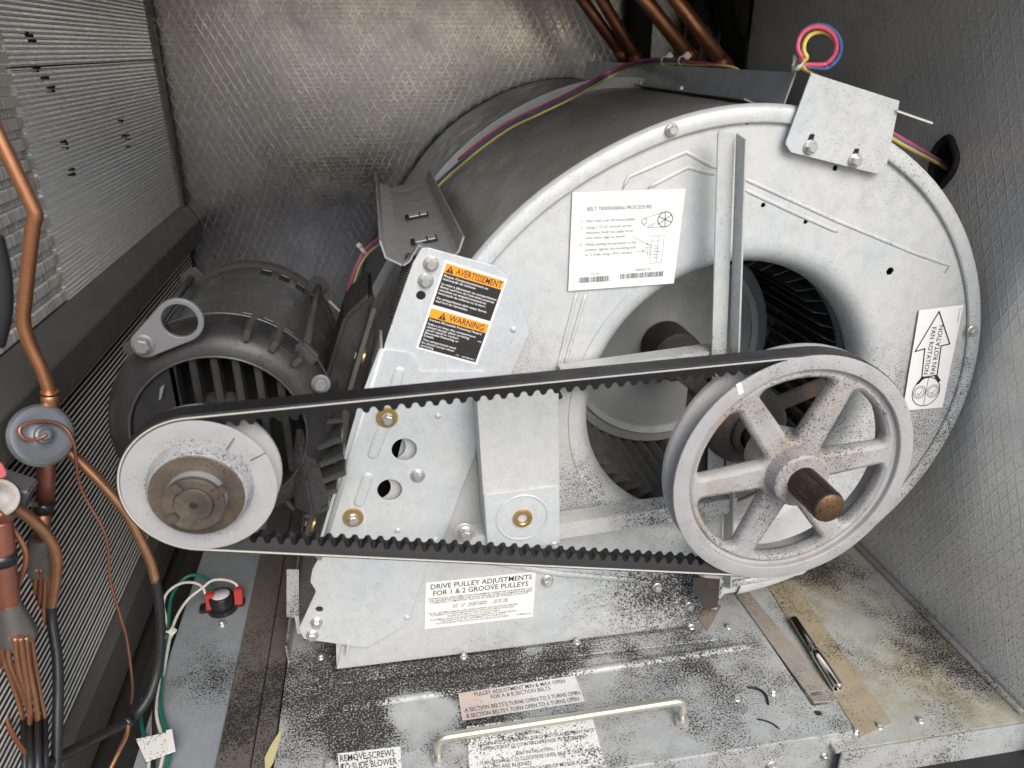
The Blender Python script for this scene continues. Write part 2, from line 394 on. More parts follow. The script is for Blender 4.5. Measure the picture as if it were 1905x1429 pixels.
def mk_foil(name, u, v, dust=0.0, base=(.30,.298,.312), metal=.96, radd=0.0, bs=.16, thr=.35):
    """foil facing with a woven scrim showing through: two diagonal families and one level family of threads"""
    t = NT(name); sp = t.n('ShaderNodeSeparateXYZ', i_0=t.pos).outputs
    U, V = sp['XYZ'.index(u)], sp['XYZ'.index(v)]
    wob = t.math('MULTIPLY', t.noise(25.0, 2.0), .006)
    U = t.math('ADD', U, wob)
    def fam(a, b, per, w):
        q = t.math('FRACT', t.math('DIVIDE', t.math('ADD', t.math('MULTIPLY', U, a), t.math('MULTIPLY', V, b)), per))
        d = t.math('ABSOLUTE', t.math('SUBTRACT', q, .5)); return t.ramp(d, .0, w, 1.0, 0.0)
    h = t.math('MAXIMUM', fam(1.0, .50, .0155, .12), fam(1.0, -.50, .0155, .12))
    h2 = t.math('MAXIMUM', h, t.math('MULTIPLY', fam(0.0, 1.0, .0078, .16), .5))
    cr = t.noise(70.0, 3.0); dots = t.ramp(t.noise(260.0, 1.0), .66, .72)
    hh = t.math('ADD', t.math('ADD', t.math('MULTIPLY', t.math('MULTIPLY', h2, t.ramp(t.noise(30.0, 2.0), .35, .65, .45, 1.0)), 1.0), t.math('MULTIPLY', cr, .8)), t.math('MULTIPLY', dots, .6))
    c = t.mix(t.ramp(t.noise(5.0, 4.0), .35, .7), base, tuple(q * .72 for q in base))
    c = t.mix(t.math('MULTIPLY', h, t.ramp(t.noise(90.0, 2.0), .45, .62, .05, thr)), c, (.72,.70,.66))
    if dust:
        low = t.ramp(sp[2], .0, .5, 1.0, 0.1)
        c = t.mix(t.speck(t.math('MULTIPLY', low, dust), 430.0), c, (.06,.055,.05))
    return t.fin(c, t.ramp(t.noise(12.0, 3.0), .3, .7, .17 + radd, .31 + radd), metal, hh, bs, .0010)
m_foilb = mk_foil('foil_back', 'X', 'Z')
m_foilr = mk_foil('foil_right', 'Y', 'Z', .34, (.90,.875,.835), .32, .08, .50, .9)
def mk_roof():
    t = NT('roof_membrane'); nz = t.noise(3.0, 6.0)
    return t.fin(t.mix(t.ramp(nz, .3, .7), (.30,.295,.285), (.22,.215,.205)), .85, 0.0, t.noise(60.0, 3.0), .3, .002)
m_roof = mk_roof()

# ------------------------------------------------------------------ the setting
XC, XR, YB, YF, ZT = -.365, .69, .83, -.20, .87        # coil plane, right wall, back wall, opening, cabinet top
def struct(name, me, m):
    return tag(part(name, me, m), kind='structure')
struct('ground', MB().box((-300, -300, -.95), (300, 300, -.90)).mesh('ground'), m_roof)  # unseen ground outside, put in to bounce daylight into the cabinet
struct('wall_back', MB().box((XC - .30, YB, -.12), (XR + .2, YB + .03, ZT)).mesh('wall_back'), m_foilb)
hole = at(1757, 303, X=XR)
hl = [(-hole.y +   .020*math.cos(a)*(1 + .10*math.sin(3*a+1)), hole.z + .028*math.sin(a)*(1 + .06*math.cos(4*a))) for a in [2*math.pi*k/28 for k in range(28)]]
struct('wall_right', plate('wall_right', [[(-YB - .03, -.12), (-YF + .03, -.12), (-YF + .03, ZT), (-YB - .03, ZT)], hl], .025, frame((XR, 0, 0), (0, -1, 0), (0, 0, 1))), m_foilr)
gl = [(XR - .001, -q[0], q[1]) for q in hl]
gb_ = MB().tube([(XR - .002, -q[0], q[1]) for q in hl], .0042, 8, closed=True); gn = len(hl)
gb_.add([(x, -(-hole.y + (q[0] + hole.y)*.97), hole.z + (q[1] - hole.z)*.97) for x in (XR - .001, XR + .034) for q in hl], [(k, (k+1) % gn, gn + (k+1) % gn, gn + k) for k in range(gn)] + [tuple(range(gn, 2*gn))])  # black sleeve and end cap paint the shade inside the wire hole
tag(part('grommet', gb_.mesh('grommet'), m_void), 'black rubber grommet round the wire hole in the right foil wall', 'grommet')
struct('wall_right_backing', MB().box((XR + .06, YF, -.12), (XR + .07, YB, ZT)).mesh('wall_right_backing'), m_ins)
struct('cabinet_roof', MB().box((XC - .3, YF, ZT), (XR + .2, YB + .05, ZT + .03)).mesh('cabinet_roof'), m_foilb)  # out of view; height set to shade the inside from sun and sky
struct('wall_left', MB().box((XC - .12, -.55, -.5), (XC - .09, YB, .36)).mesh('wall_left'), m_ins)
struct('floor', MB().box((XC - .1, -.30, -.10), (XR + .03, YB, -.055)).mesh('floor'), m_ins)

# deck sheets left of the drawer
def sheet(name, x0, x1, y0, y1, z, m, label, t=.006):
    o = part(name, MB().box((x0, y0, z - t), (x1, y1, z)).mesh(name, bevel=.0008), m); return tag(o, label, 'metal sheet')
sheet('floor_sheet', -.300, -.2135, -.30, .80, -.012, m_blue, 'blue-grey steel floor sheet under the small round limit switch')
s1 = sheet('floor_strip', -.212, -.176, -.30, .80, -.006, m_strip2, 'brown dust-caked floor strip beside the blue-grey floor sheet')
s2 = sheet('floor_strip', -.174, -.1525, -.30, .80, -.003, m_strip2, 'narrow speckled floor strip along the left edge of the blower drawer')
sheet('floor_channel', -.335, -.302, -.30, .80, -.035, m_ins, 'black channel in the floor at the foot of the coil')

# ------------------------------------------------------------------ screws and bolts (shared meshes)
def bolt_mesh(name, hexr, hexh, flr, flh, m, n=18):
    b = MB()
    b.lathe([(.0001, 0), (flr, 0), (flr, flh*.5), (flr*.86, flh), (.0001, flh)], (0,0,0), (0,0,1), n)
    hx = [(hexr*math.cos(math.pi/3*k+.3), hexr*math.sin(math.pi/3*k+.3)) for k in range(6)]
    hs = [(a*.80, c*.80) for a, c in hx]
    v = [(a, c, flh) for a, c in hx] + [(a, c, flh+hexh*.85) for a, c in hx] + [(a, c, flh+hexh) for a, c in hs]
    f = [(i, (i+1)%6, 6+(i+1)%6, 6+i) for i in range(6)] + [(6+i, 6+(i+1)%6, 12+(i+1)%6, 12+i) for i in range(6)] + [tuple(12+i for i in range(6))]
    b.add(v, f)
    me = b.mesh(name, auto=.6); me.materials.append(m); return me
BM_S = bolt_mesh('screw', .0030, .0036, .0046, .0012, m_zinc)
BM_M = bolt_mesh('bolt_m', .0046, .0050, .0064, .0014, m_zinc)
BM_L = bolt_mesh('bolt_l', .0058, .0058, .0080, .0018, m_zinc)
BM_D = bolt_mesh('bolt_d', .0066, .0060, .0090, .0020, m_lug)
def bolt(parent, p, nrm=(0, -1, 0), me=None, name='screw', spin=None, scale=1.0):
    q = Vector(nrm).normalized().to_track_quat('Z', 'Y') @ Matrix.Rotation(random.uniform(0, 1) if spin is None else spin, 3, 'Z').to_quaternion()
    o = bpy.data.objects.new(name, me or BM_S); link(o, parent, p, q)
    if scale != 1.0: o.scale = (scale,) * 3
    return o
def washer(parent, p, r, ri, h, m, nrm=(0, -1, 0), name='washer'):
    me = MB().lathe([(ri, 0), (r, 0), (r, h*.7), (r*.95, h), (ri*1.06, h), (ri, h*.8)], (0,0,0), (0,0,1), 28, closed=True).mesh('washer', auto=.7)
    return part(name, me, m, parent, p, Vector(nrm).normalized().to_track_quat('Z', 'Y'))

# ------------------------------------------------------------------ drawer (sliding deck) and right pan
DF, DL, DR = -.190, -.150, .473
dr = thing('slide_deck', 'speckled galvanised slide-out deck carrying the blower', 'deck', (.16, 0, -.06))
dh1 = at(1521, 1325, Z=0.0)
part('deck_top', plate('deck_top', [rnd([(DL, DF), (DR, DF), (DR, -.150), (.447, -.150), (.447, .0), (.447, .60), (DL, .60)], .002), circ(dh1.x, dh1.y, .0045, 14)], .003, TOP(0)), m_deck, dr)
part('hole_backing', MB().box((dh1.x-.012, dh1.y-.012, -.03), (dh1.x+.012, dh1.y+.012, -.028)).mesh('hole_backing'), m_void, dr)  # black sheet painting the shade below the deck hole
part('front_flange', MB().box((DL, DF - .0005, -.075), (DR, DF + .002, -.0035)).mesh('front_flange', bevel=.0006), m_deck, dr)
part('front_bend', MB().tube([(DL, DF + .0025, -.003), (DR, DF + .0025, -.003)], .0031, 12).mesh('front_bend'), m_deck, dr)
a, b = at(842, 1287, Z=0), at(1397, 1203, Z=0); a = a + (a - b) * .35
part('stiffening_rib', MB().tube([a, a + (b-a)*.02, a + (b-a)*.98, b], [.002, .0052, .0052, .002], 12).mesh('stiffening_rib'), m_deck, dr)
for x, y in ((590, 1268), (1370, 1300), (1437, 1290), (1354, 1167), (595, 1222)):
    bolt(dr, at(x, y, Z=.0), (0, 0, 1))
sf = at(1434, 1424, Y=DF - .001)
bolt(dr, sf, (0, -1, 0), BM_M, 'screw')
bolt(dr, at(1533, 1406, Y=DF - .001), (0, -1, 0), BM_S)
# left upturned edge and stepped bracket beside the blower foot
edge_px = [(555, 1100), (545, 1145), (575, 1150), (577, 1185)]
part('side_lip', MB().box((DL + .001, .02, -.001), (DL + .0035, .60, .028)).mesh('side_lip', bevel=.0005), m_deck, dr)
# handle
hz = .030
h0, h1 = at(816, 1412, Z=.003), at(1268, 1340, Z=.003)
hd = thing('drawer_handle', 'bent rod pull handle with hex nuts on the dusty deck', 'handle', (h0 + h1) / 2)
t0, t1 = h0 + Vector((0, 0, hz)), h1 + Vector((0, 0, hz)); u = (h1 - h0).normalized()
pts = [h0, h0 + Vector((0,0,hz*.5))] + [h0 + Vector((0,0,hz-.010)) + u*.010*(1-math.cos(k*math.pi/12)) + Vector((0,0,.010*math.sin(k*math.pi/12))) for k in range(7)]
pts += [t0 + (t1-t0)*k/6 for k in range(1, 6)]
pts += [h1 + Vector((0,0,hz-.010)) - u*.010*(1-math.cos((6-k)*math.pi/12)) + Vector((0,0,.010*math.sin((6-k)*math.pi/12))) for k in range(7)] + [h1 + Vector((0,0,hz*.5)), h1]
m_hand = mk_paint('handle_steel', (.60,.57,.47), dens=.10, rough=.32, metal=.75, bumpy=.08)
part('grip', MB().tube(pts, .0048, 14).mesh('grip'), m_hand, hd)
NUT = bolt_mesh('nut', .0082, .0055, .0086, .0006, m_zinc)
for p in (h0, h1): bolt(hd, p - Vector((0,0,.0028)), (0,0,1), NUT, 'nut')

# right pan
pn = thing('floor_pan', 'yellow-stained galvanised floor pan beside the foil wall', 'pan', (.58, 0, -.06))
ZP = -.012
part('pan_top', MB().box((.4475, DF - .012, ZP - .004), (XR - .001, .60, ZP)).mesh('pan_top', bevel=.0006), m_pan, pn)
part('pan_front', MB().box((DR - .02, DF - .0155, -.16), (XR + .006, DF - .0125, ZP - .001)).mesh('pan_front', bevel=.0006), m_deck, pn)
ed = MB().tube([(XR - .004, DF - .004, ZP + .002), (XR - .005, -.05, ZP + .0025), (XR - .006, .10, ZP + .002), (XR - .005, .5, ZP + .002)], .0045, 10).mesh('edge_seal')
part('edge_seal', ed, m_strip, pn)
for x, y in ((1592, 1362), (1635, 1352), (1712, 1341)): bolt(pn, at(x, y, Z=ZP), (0, 0, 1))
ov = pxs([(1393, 1102), (1560, 1304), (1514, 1309), (1366, 1104)], Z=.0008)
so = at(1523, 1290, Z=.001)
o = part('cover_strip', plate('cover_strip', [rnd(ov, .001), [(so.x + a, so.y + c) for a, c in rnd([(-.010,-.0026),(.010,-.0026),(.010,.0026),(-.010,.0026)], .0025)]], .0018, TOP(.0022)), m_strip, None)
tag(o, 'brown flat cover strip with a slot at its near end', 'metal strip')
ya = pxs([(1425, 1085), (1475, 1080), (1660, 1345), (1600, 1372)], Z=ZP + .0012)
o = part('tape_strip', plate('tape_strip', [ya], .0010, TOP(ZP + .0012), .0002), mk_galv('tan_tape', base=(.38,.315,.21), dens=.36, metal=.05, tintamt=.3, tint=(.36,.32,.2), speck=430.0)); tag(o, 'tan tape strip on the stained pan beside the cover strip', 'tape')
# ------------------------------------------------------------------ blower housings
AX, AZ = .3755, .313                                   # fan axis (runs along Y)
RT = [(-90,.268),(-47,.284),(-37,.289),(0,.305),(45,.314),(60,.316),(92,.323),(120,.324),(132,.331),(145,.338),(158,.350),(168,.368)]
def rsc(th):
    for (a, ra), (b, rb) in zip(RT, RT[1:]):
        if a <= th <= b: return ra + (rb - ra) * (th - a) / (b - a)
    return RT[0][1] if th < RT[0][0] else RT[-1][1]
def smooth_r(th): return sum(rsc(th + d) for d in (-9, -6, -3, 0, 3, 6, 9)) / 7
def scroll(off=0.0, step=3):
    L = []
    for th in range(-84, 169, step):
        r = smooth_r(th) + off
        L.append((AX + r*math.cos(R(th)), AZ + r*math.sin(R(th))))
    L += [(-.030 - off, .310), (-.062 - off, .200), (-.084 - off, .080), (-.090 - off, .0015), (.372 + off*.5, .0015)]
    return L
def offset_in(L, d):
    out = []; N = len(L)
    for i in range(N):
        a, p, b = Vector(L[i-1]), Vector(L[i]), Vector(L[(i+1) % N])
        t = ((p - a).normalized() + (b - p).normalized()).normalized(); out.append((p.x - t.y*d, p.y + t.x*d))
    return out
INL = .186                                             # bell mouth outer radius
YW = .43
bh = thing('blower_housing', 'large front scroll housing of pale galvanised steel with round inlet', 'blower housing', (.30, 0, 0))
sc = scroll()
holes = [circ(AX + .002, AZ + .002, INL, 72)]
for x, y, rp in ((1554,313,.0028), (1420,382,.0024), (1499,413,.0024), (1656,505,.0046), (1390,230,.0012)):
    q = at(x, y, Y=0); holes.append(circ(q.x, q.z, rp, 6 if rp > .004 else 14))
for x, y in ((728,832),(701,907)):
    q = at(x, y, Y=0); holes.append(circ(q.x, q.z, .0150, 24))
side_plate = part('side_plate', plate('side_plate', [sc] + holes, .0022, FRONT(0)), m_plate, bh)
part('inlet_ring', MB().lathe([(INL+.003,-.0012),(INL-.003,-.001),(INL-.010,.001),(INL-.016,.006),(INL-.0205,.013),(INL-.023,.022),(INL-.024,.032),(INL-.0225,.040),(INL-.0215,.040)],
     (AX+.002, 0, AZ+.002), (0,1,0), 72).mesh('inlet_ring'), m_plate, bh)
# rolled edge: raised band following the scroll, front of the plate
arc = [p for p in sc[:-4]]
def band(L, w, y0, lip):
    b = MB(); N = len(L); inn = offset_in(L, w); mid = offset_in(L, w*.55); out = offset_in(L, -.003); vs = []
    for i in range(N):
        vs += [(out[i][0], y0 + .005, out[i][1]), (L[i][0]*.6 + out[i][0]*.4, y0 - lip*.3, L[i][1]*.6 + out[i][1]*.4), (mid[i][0]*.2 + L[i][0]*.8, y0 - lip, mid[i][1]*.2 + L[i][1]*.8),
               (mid[i][0]*.3 + inn[i][0]*.7, y0 - lip*.95, mid[i][1]*.3 + inn[i][1]*.7), (inn[i][0], y0 - lip*.7, inn[i][1]), (inn[i][0], y0 + .001, inn[i][1])]
    b.add(vs, [(i*6+k, i*6+k+1, (i+1)*6+k+1, (i+1)*6+k) for i in range(N-1) for k in range(5)], True); return b.mesh('rolled_edge', fix=True)
part('rolled_edge', band(arc[1:-1], .0145, -.0022, .0026), m_plate, bh)
def wrap(L, y0, y1, th=.0016, n=2):
    b = MB(); N = len(L); o2 = offset_in(L, th); ys = [y0 + (y1-y0)*k/n for k in range(n+1)]
    vs = [(p[0], y, p[1]) for y in ys for p in L] + [(p[0], y, p[1]) for y in ys for p in o2]
    fs = [(k*N+i, k*N+i+1, (k+1)*N+i+1, (k+1)*N+i) for k in range(n) for i in range(N-1)]
    B = (n+1)*N; fs += [(B+k*N+i+1, B+k*N+i, B+(k+1)*N+i, B+(k+1)*N+i+1) for k in range(n) for i in range(N-1)]
    b.add(vs, fs, True); return b.mesh('wrap', fix=False)
part('wrap', wrap(scroll(-.0015)[:-1], .0, YW), m_wrap, bh)
part('rear_plate', plate('rear_plate', [scroll(.013), circ(AX, AZ, .165, 48)], .003, FRONT(YW + .004)), m_plate, bh)
# stamped ribs in the plate
def ridge(pts, r=.0021, y=-.0004, name='stamped_rib', m=None, par=None, flat=.4):
    P = []
    for x, yy in pts: P.append(at(x, yy, Y=y))
    d = [P[0]]
    for a, b in zip(P, P[1:]):
        L = max(1, int((b-a).length/.006)); d += [a + (b-a)*k/L for k in range(1, L+1)]
    N = len(d); rr = [r*.3] + [r]*(N-2) + [r*.3] if N > 3 else r
    me = MB().tube(d, rr, 8).mesh(name)
    for v in me.vertices: v.co.y = y + (v.co.y - y)*flat
    return part(name, me, m or m_plate, par or bh)
for L in ([(1158,352),(1170,329),(1277,283),(1334,314)], [(1384,332),(1560,412),(1700,470),(1768,494),(1757,508)], [(1205,350),(1280,311),(1330,325)], [(1384,352),(1480,397),(1560,432)],
          [(1073,545),(1036,690)], [(1090,546),(1062,640),(1050,680)]):
    ridge(L, par=side_plate)
for x, y in ((1249,242), (1808,615)): bolt(bh, at(x, y, Y=-.0062), (0,-1,0), BM_M)
for x, y in ((1018,1080),): bolt(bh, at(x, y, Y=-.003), (0,-1,0), BM_L)
bolt(bh, at(1222,1092, Y=-.006), (0,-1,0), BM_M); 
for x, y in ((1282,1127), (1285,1168)): bolt(bh, at(x, y, Y=-.004), (0,-1,0), BM_M)
# lower apron of the plate with its outward foot flange
ap = pxs([(635,1205), (800,1030), (1300,1072), (1345,1095), (1330,1150), (1272,1166), (626,1246)], Y=-.0036)
part('apron', plate('apron', [ap], .002, FRONT(-.0030)), m_low, bh)
fl = pxs([(622,1250), (1272,1171), (1330,1176), (1335,1190), (700,1263), (560,1283)], Z=.004)
part('foot_flange', plate('foot_flange', [fl], .0022, TOP(.0045)), m_deck, bh)
for x, y in ((863,1222), (1073,1195), (597,1224)): bolt(bh, at(x, y, Z=.0045), (0,0,1))
ridge([(880,1040),(1040,1068),(1180,1080),(1215,1085)], .004, -.0042, 'pressed_edge', m_low)
ridge([(1215,1098),(1245,1107),(1262,1092),(1300,1096)], .004, -.0042, 'pressed_edge', m_low)
ridge([(1345,1090),(1500,1062)], .005, -.0042, 'pressed_edge', m_low)

# second housing behind
rb = thing('blower_housing', 'dark second scroll housing behind the front blower', 'blower housing', (.30, .5, 0))
Y2, Y3 = .50, .80
part('side_plate', plate('side_plate', [scroll(), circ(AX, AZ, .17, 60)], .002, FRONT(Y2)), m_steel, rb)
part('wrap', wrap(scroll(-.0015)[:-1], Y2 + .001, Y3), m_wrap, rb)
part('rolled_edge', band([p for p in scroll()[1:-5]], .014, Y2 - .0022, .004), m_chan, rb)
part('rear_plate', plate('rear_plate', [scroll()], .002, FRONT(Y3 + .003)), m_dark, rb)
for (th0, th1) in ((112, 136),):
    P = [(AX + .27*math.cos(R(t)), Y2 - .001, AZ + .27*math.sin(R(t))) for t in (148, 138, 126)] + [(AX + .235*math.cos(R(118)), Y2 - .001, AZ + .235*math.sin(R(118)))]
    part('stamped_rib', MB().tube(P, .004, 8).mesh('stamped_rib'), m_steel, rb)

# wheel
wh = thing('squirrel_cage_fan', 'squirrel-cage fan wheel with grey centre disc inside the inlet', 'fan wheel', (AX, .22, AZ))
part('centre_disc', MB().lathe([(.0001,.205),(.022,.205),(.030,.2075),(.128,.2075),(.1285,.205),(.137,.203),(.139,.2065),(.152,.2070),(.152,.212),(.137,.212),(.030,.212),(.0001,.212)], (AX,0,AZ), (0,1,0), 64).mesh('centre_disc', auto=.5), m_wheel, wh)
part('hub', MB().lathe([(.0001,.150),(.030,.150),(.034,.154),(.034,.204),(.0001,.204)], (AX,0,AZ), (0,1,0), 36).mesh('hub', auto=.6), m_bear, wh)
for yy, nm in ((.048, 'end_ring'), (.395, 'end_ring')):
    part(nm, MB().lathe([(.168,yy),(.183,yy),(.183,yy+.012),(.168,yy+.012)], (AX,0,AZ), (0,1,0), 64, closed=True).mesh(nm, auto=.6), m_wheel, wh)
bl = MB(); prof = []
for k in range(6):
    t = k/5; rr = .1505 + .030*t; an = -.12*math.sin(t*1.6); prof.append((rr*math.cos(an), rr*math.sin(an)))
vs = []
for y in (.058, .400):
    for sgn in (0, .0011):
        vs += [(p[0], y, p[1] + sgn) for p in prof]
fs = [(i, i+1, 12+i+1, 12+i) for i in range(5)] + [(6+i+1, 6+i, 18+i, 18+i+1) for i in range(5)] + [(i+1, i, 6+i, 6+i+1) for i in range(5)] + [(12+i, 12+i+1, 18+i+1, 18+i) for i in range(5)] + [(0,12,18,6), (5,11,23,17)]
bl.add(vs, fs); blm = bl.mesh('blade'); blm.materials.append(m_blade)
NB = 51
for k in range(NB):
    q = Matrix.Rotation(2*math.pi*k/NB, 3, 'Y').to_quaternion()
    link(bpy.data.objects.new('blade', blm), wh, (AX, 0, AZ), q)
# shaft
m_scr = mk_plain('bare_bronze_scratch', (.34,.19,.09), .35, .8)
sh = thing('fan_shaft', 'scuffed brown steel fan shaft poking out of the spoked pulley', 'shaft', (AX, 0, AZ))
sm_ = MB().lathe([(.0001,-.2095),(.0138,-.2095),(.0148,-.2085)] + [(.0154, -.206 + .002*k) for k in range(22)] + [(.0154,.21),(.0001,.21)], (AX,0,AZ), (0,1,0), 48).mesh('shaft_body', auto=.6)
rs_ = random.Random(5)
for v in sm_.vertices:
    if v.co.y < -.163:
        d2 = Vector((v.co.x - AX, 0, v.co.z - AZ)); v.co += d2.normalized()*rs_.uniform(-.0004, .0003) if d2.length > .012 else Vector()
part('shaft_body', sm_, m_shaft, sh)
part('shaft_end', MB().lathe([(.0001,-.2102),(.0134,-.2102),(.0140,-.2094)], (AX,0,AZ), (0,1,0), 40).mesh('shaft_end'), mk_paint('ground_shaft_end', (.17,.095,.045), dens=.3, rough=.4, metal=.6, rust=.9, rustcol=(.05,.032,.024), bumpy=.6), sh)

part('keyway', MB().box((AX - .0030, -.2075, AZ + .0122), (AX + .0030, -.165, AZ + .0157)).mesh('keyway', bevel=.0004), m_void, sh)
rg_ = random.Random(3)
for k in range(16):
    an = R(rg_.uniform(20, 200)); y0 = rg_.uniform(-.206, -.185); L0 = rg_.uniform(.006, .02)
    p_ = Vector((AX +   .01535*math.cos(an), y0, AZ +   .01535*math.sin(an)))
    part('scratch', MB().tube([p_, p_ + Vector((0, L0, 0))], .00022, 4).mesh('scratch'), m_scr, sh)

# bearing and its support struts
sf = thing('bearing_support', 'galvanised angle struts crossing the blower inlet', 'support frame', (.33, -.03, .10))
YS = -.034
def lbar(name, pa, pb, w, leg, m, side=1, y=YS):
    """angle iron: a face bar seen from the front and a leg turned back"""
    b = MB(); A, B = Vector(pa), Vector(pb); u = (B-A).normalized(); n = Vector((u.z, 0, -u.x))*side
    b.obox((A+B)/2, u, n, Vector((0,1,0)), (B-A).length/2, w/2, .0012)
    b.obox((A+B)/2 + n*(w/2 - .0012) + Vector((0, leg/2 + .0012, 0)), u, n, Vector((0,1,0)), (B-A).length/2, .0012, leg/2)
    return part(name, b.mesh(name, bevel=.0005), m, sf)
va, vb = at(1352, 250, Y=YS), at(1322, 1075, Y=YS)
part('vertical_strut', MB().ext(rnd([(q.x, q.z) for q in (at(1336,248,Y=YS), at(1340,243,Y=YS), at(1368,248,Y=YS), at(1352,640,Y=YS), at(1342,1078,Y=YS), at(1310,1075,Y=YS), at(1325,640,Y=YS))], .002), (0,YS,0), (1,0,0), (0,0,1), (0,1,0), 0, .0024).mesh('vertical_strut', bevel=.0005), m_strut, sf)
q0, q1 = at(1369,248,Y=YS), at(1343,1078,Y=YS)
qa, qb = at(1382,257,Y=YS-.012), at(1354,1078,Y=YS-.012)
lg = MB(); lg.add([q0, q1, q1 + Vector((.0016,-.020,0)), q0 + Vector((.0016,-.017,-.004)), q0 + Vector((.002,0,0)), q1 + Vector((.002,0,0)), q1 + Vector((.0036,-.020,0)), q0 + Vector((.0036,-.017,-.004))],
   [(0,1,2,3),(4,7,6,5),(0,3,7,4),(1,5,6,2),(2,6,7,3),(0,4,5,1)])
part('strut_leg', lg.mesh('strut_leg', bevel=.0003), m_strut, sf)
def hstrut(pl, pr, hface, ledge, name):
    A, B = pl, pr; b = MB(); u = (B-A).normalized()
    for (off, y0, y1) in ():
        pass
    n = Vector((-u.z, 0, u.x))
    b.obox((A+B)/2 - n*hface/2, u, n, Vector((0,1,0)), (B-A).length/2, hface/2, .0012)
    b.obox((A+B)/2 - n*.0012 + Vector((0, ledge/2 + .0012, 0)), u, n, Vector((0,1,0)), (B-A).length/2, .0012, ledge/2)
    part(name, b.mesh(name, bevel=.0004), m_strut, sf)
ua, ub = at(1046, 692, Y=-.028), at(1345, 650, Y=-.028); hstrut(ua, ua + (ub-ua)*1.02, .018, .020, 'upper_strut')
la, lb_ = at(845, 1004, Y=-.046), at(1240, 945, Y=-.046); hstrut(la, la + (lb_-la)*1.35, .0195, .022, 'lower_strut')
bp = [(AX-.062, AZ+.070), (AX-.022, AZ+.070), (AX-.010, AZ+.02), (AX-.010, AZ-.055), (AX-.030, AZ-.085), (AX-.050, AZ-.085), (AX-.062, AZ-.02)]
part('bearing_plate', plate('bearing_plate', [rnd(bp, .004)], .003, FRONT(-.026)), m_bear, sf)
fb = MB(); f0 = at(1300, 1085, Y=YS-.004)
fp = pxs([(1290,1076), (1340,1076), (1336,1130), (1312,1135), (1288,1098)], Y=YS+.003)
part('strut_foot', plate('strut_foot', [rnd(fp, .002)], .0024, FRONT(YS+.003)), m_bear, sf)
g = [at(1298,1150,Y=-.030), at(1320,1112,Y=-.012), at(1342,1128,Y=-.022), at(1316,1174,Y=-.042)]
gb = MB(); nn = (g[1]-g[0]).cross(g[3]-g[0]).normalized()*.0022
gb.add([*g, *[p + nn for p in g]], [(0,1,2,3),(7,6,5,4),(0,4,5,1),(1,5,6,2),(2,6,7,3),(3,7,4,0)])
part('foot_clip', gb.mesh('foot_clip', bevel=.0004), m_bear, sf)
bolt(sf, at(1327, 1128, Y=-.024), (.3,-1,.2), BM_S); bolt(sf, at(1324, 1096, Y=-.010), (0,-1,0), BM_S)
bolt(sf, at(865, 991, Y=-.0490), (0,-1,0), BM_L, 'bolt'); washer(sf, at(863, 991, Y=-.0480), .0120, .004, .0012, m_zinc)
be = thing('shaft_bearing', 'grimy ring bearing carrying the fan shaft behind the spoked pulley', 'bearing', (AX, -.04, AZ))
part('outer_ring', MB().lathe([(.026,-.062),(.036,-.060),(.040,-.055),(.044,-.050),(.046,-.040),(.046,-.026),(.026,-.026)], (AX,0,AZ), (0,1,0), 40, closed=True).mesh('outer_ring', auto=.7), m_bear, be)
part('inner_ring', MB().lathe([(.0182,-.070),(.0235,-.070),(.0245,-.068),(.0245,-.028),(.0182,-.028)], (AX,0,AZ), (0,1,0), 40, closed=True).mesh('inner_ring', auto=.7), m_dark, be)
for an in (20, 140, 260):
    an = R(an); part('bearing_arm', MB().obox((AX+.068*math.cos(an), -.030, AZ+.068*math.sin(an)), (math.cos(an),0,math.sin(an)), (0,1,0), (-math.sin(an),0,math.cos(an)), .034, .003, .009).mesh('bearing_arm', bevel=.001), m_bear, be)

# ------------------------------------------------------------------ pulleys and belt
BR, MR = .1225, .0612
MX, MZ = -.1615, .356
YP = -.150                                             # front face of both pulleys
BW = .0200; YB0 = -.1476                               # belt front edge
bp_ = thing('spoked_pulley', 'large grey cast pulley with six spokes on the fan shaft', 'pulley', (AX, -.13, AZ))
o_ = (AX, 0, AZ)
part('rim', MB().lathe([(.1040,-.124),(.1040,-.1440),(.1080,-.1450),(.1086,-.1494),(.1094,-.1502),(.1205,-.1502),(.1224,-.1494),(.1226,-.1484),(.1218,-.1479),(.1085,-.1435),(.1085,-.1290),(.1215,-.1245),(.1226,-.123),(.1226,-.1185),(.1205,-.115),(.1050,-.115)],
     o_, (0,1,0), 96, closed=True).mesh('rim', auto=.45), m_pul, bp_)
wl = [circ(AX, AZ, .1060, 90)]
for k in range(6):
    c0 = R(6 + 60*k + 30); L = []
    hw0, hw1 = .0142, .0115                            # half spoke width at hub and at rim
    def pt(r, side):
        hw = hw0 + (hw1-hw0)*(r-.034)/(.064); aa = math.asin(min(1, hw/r)); an = c0 + side*(R(30) - aa); return (AX + r*math.cos(an), AZ + r*math.sin(an))
    tri = [pt(.0945, -1)]
    a0 = math.asin(hw1/.0945); span = R(30) - a0
    tri += [(AX + .0980*math.cos(c0 + span*s), AZ + .0980*math.sin(c0 + span*s)) for s in (-.8,-.6,-.4,-.2,0,.2,.4,.6,.8)]
    tri += [pt(.0945, 1), pt(.0345, 1), pt(.0345, -1)]
    wl.append(rnd(tri, .006, 6))
wm = plate('spoke_web', wl, .016, FRONT(-.1458), .0046)
for p in wm.polygons: p.use_smooth = True
part('spoke_web', wm, m_pul2, bp_)
part('hub', MB().lathe([(.0153,-.1635),(.0255,-.1635),(.0275,-.162),(.0285,-.150),(.030,-.142),(.0335,-.1385),(.0345,-.132),(.0335,-.115),(.0285,-.100),(.0153,-.100)], o_, (0,1,0), 48, closed=True).mesh('hub', auto=.6), m_pul2, bp_)
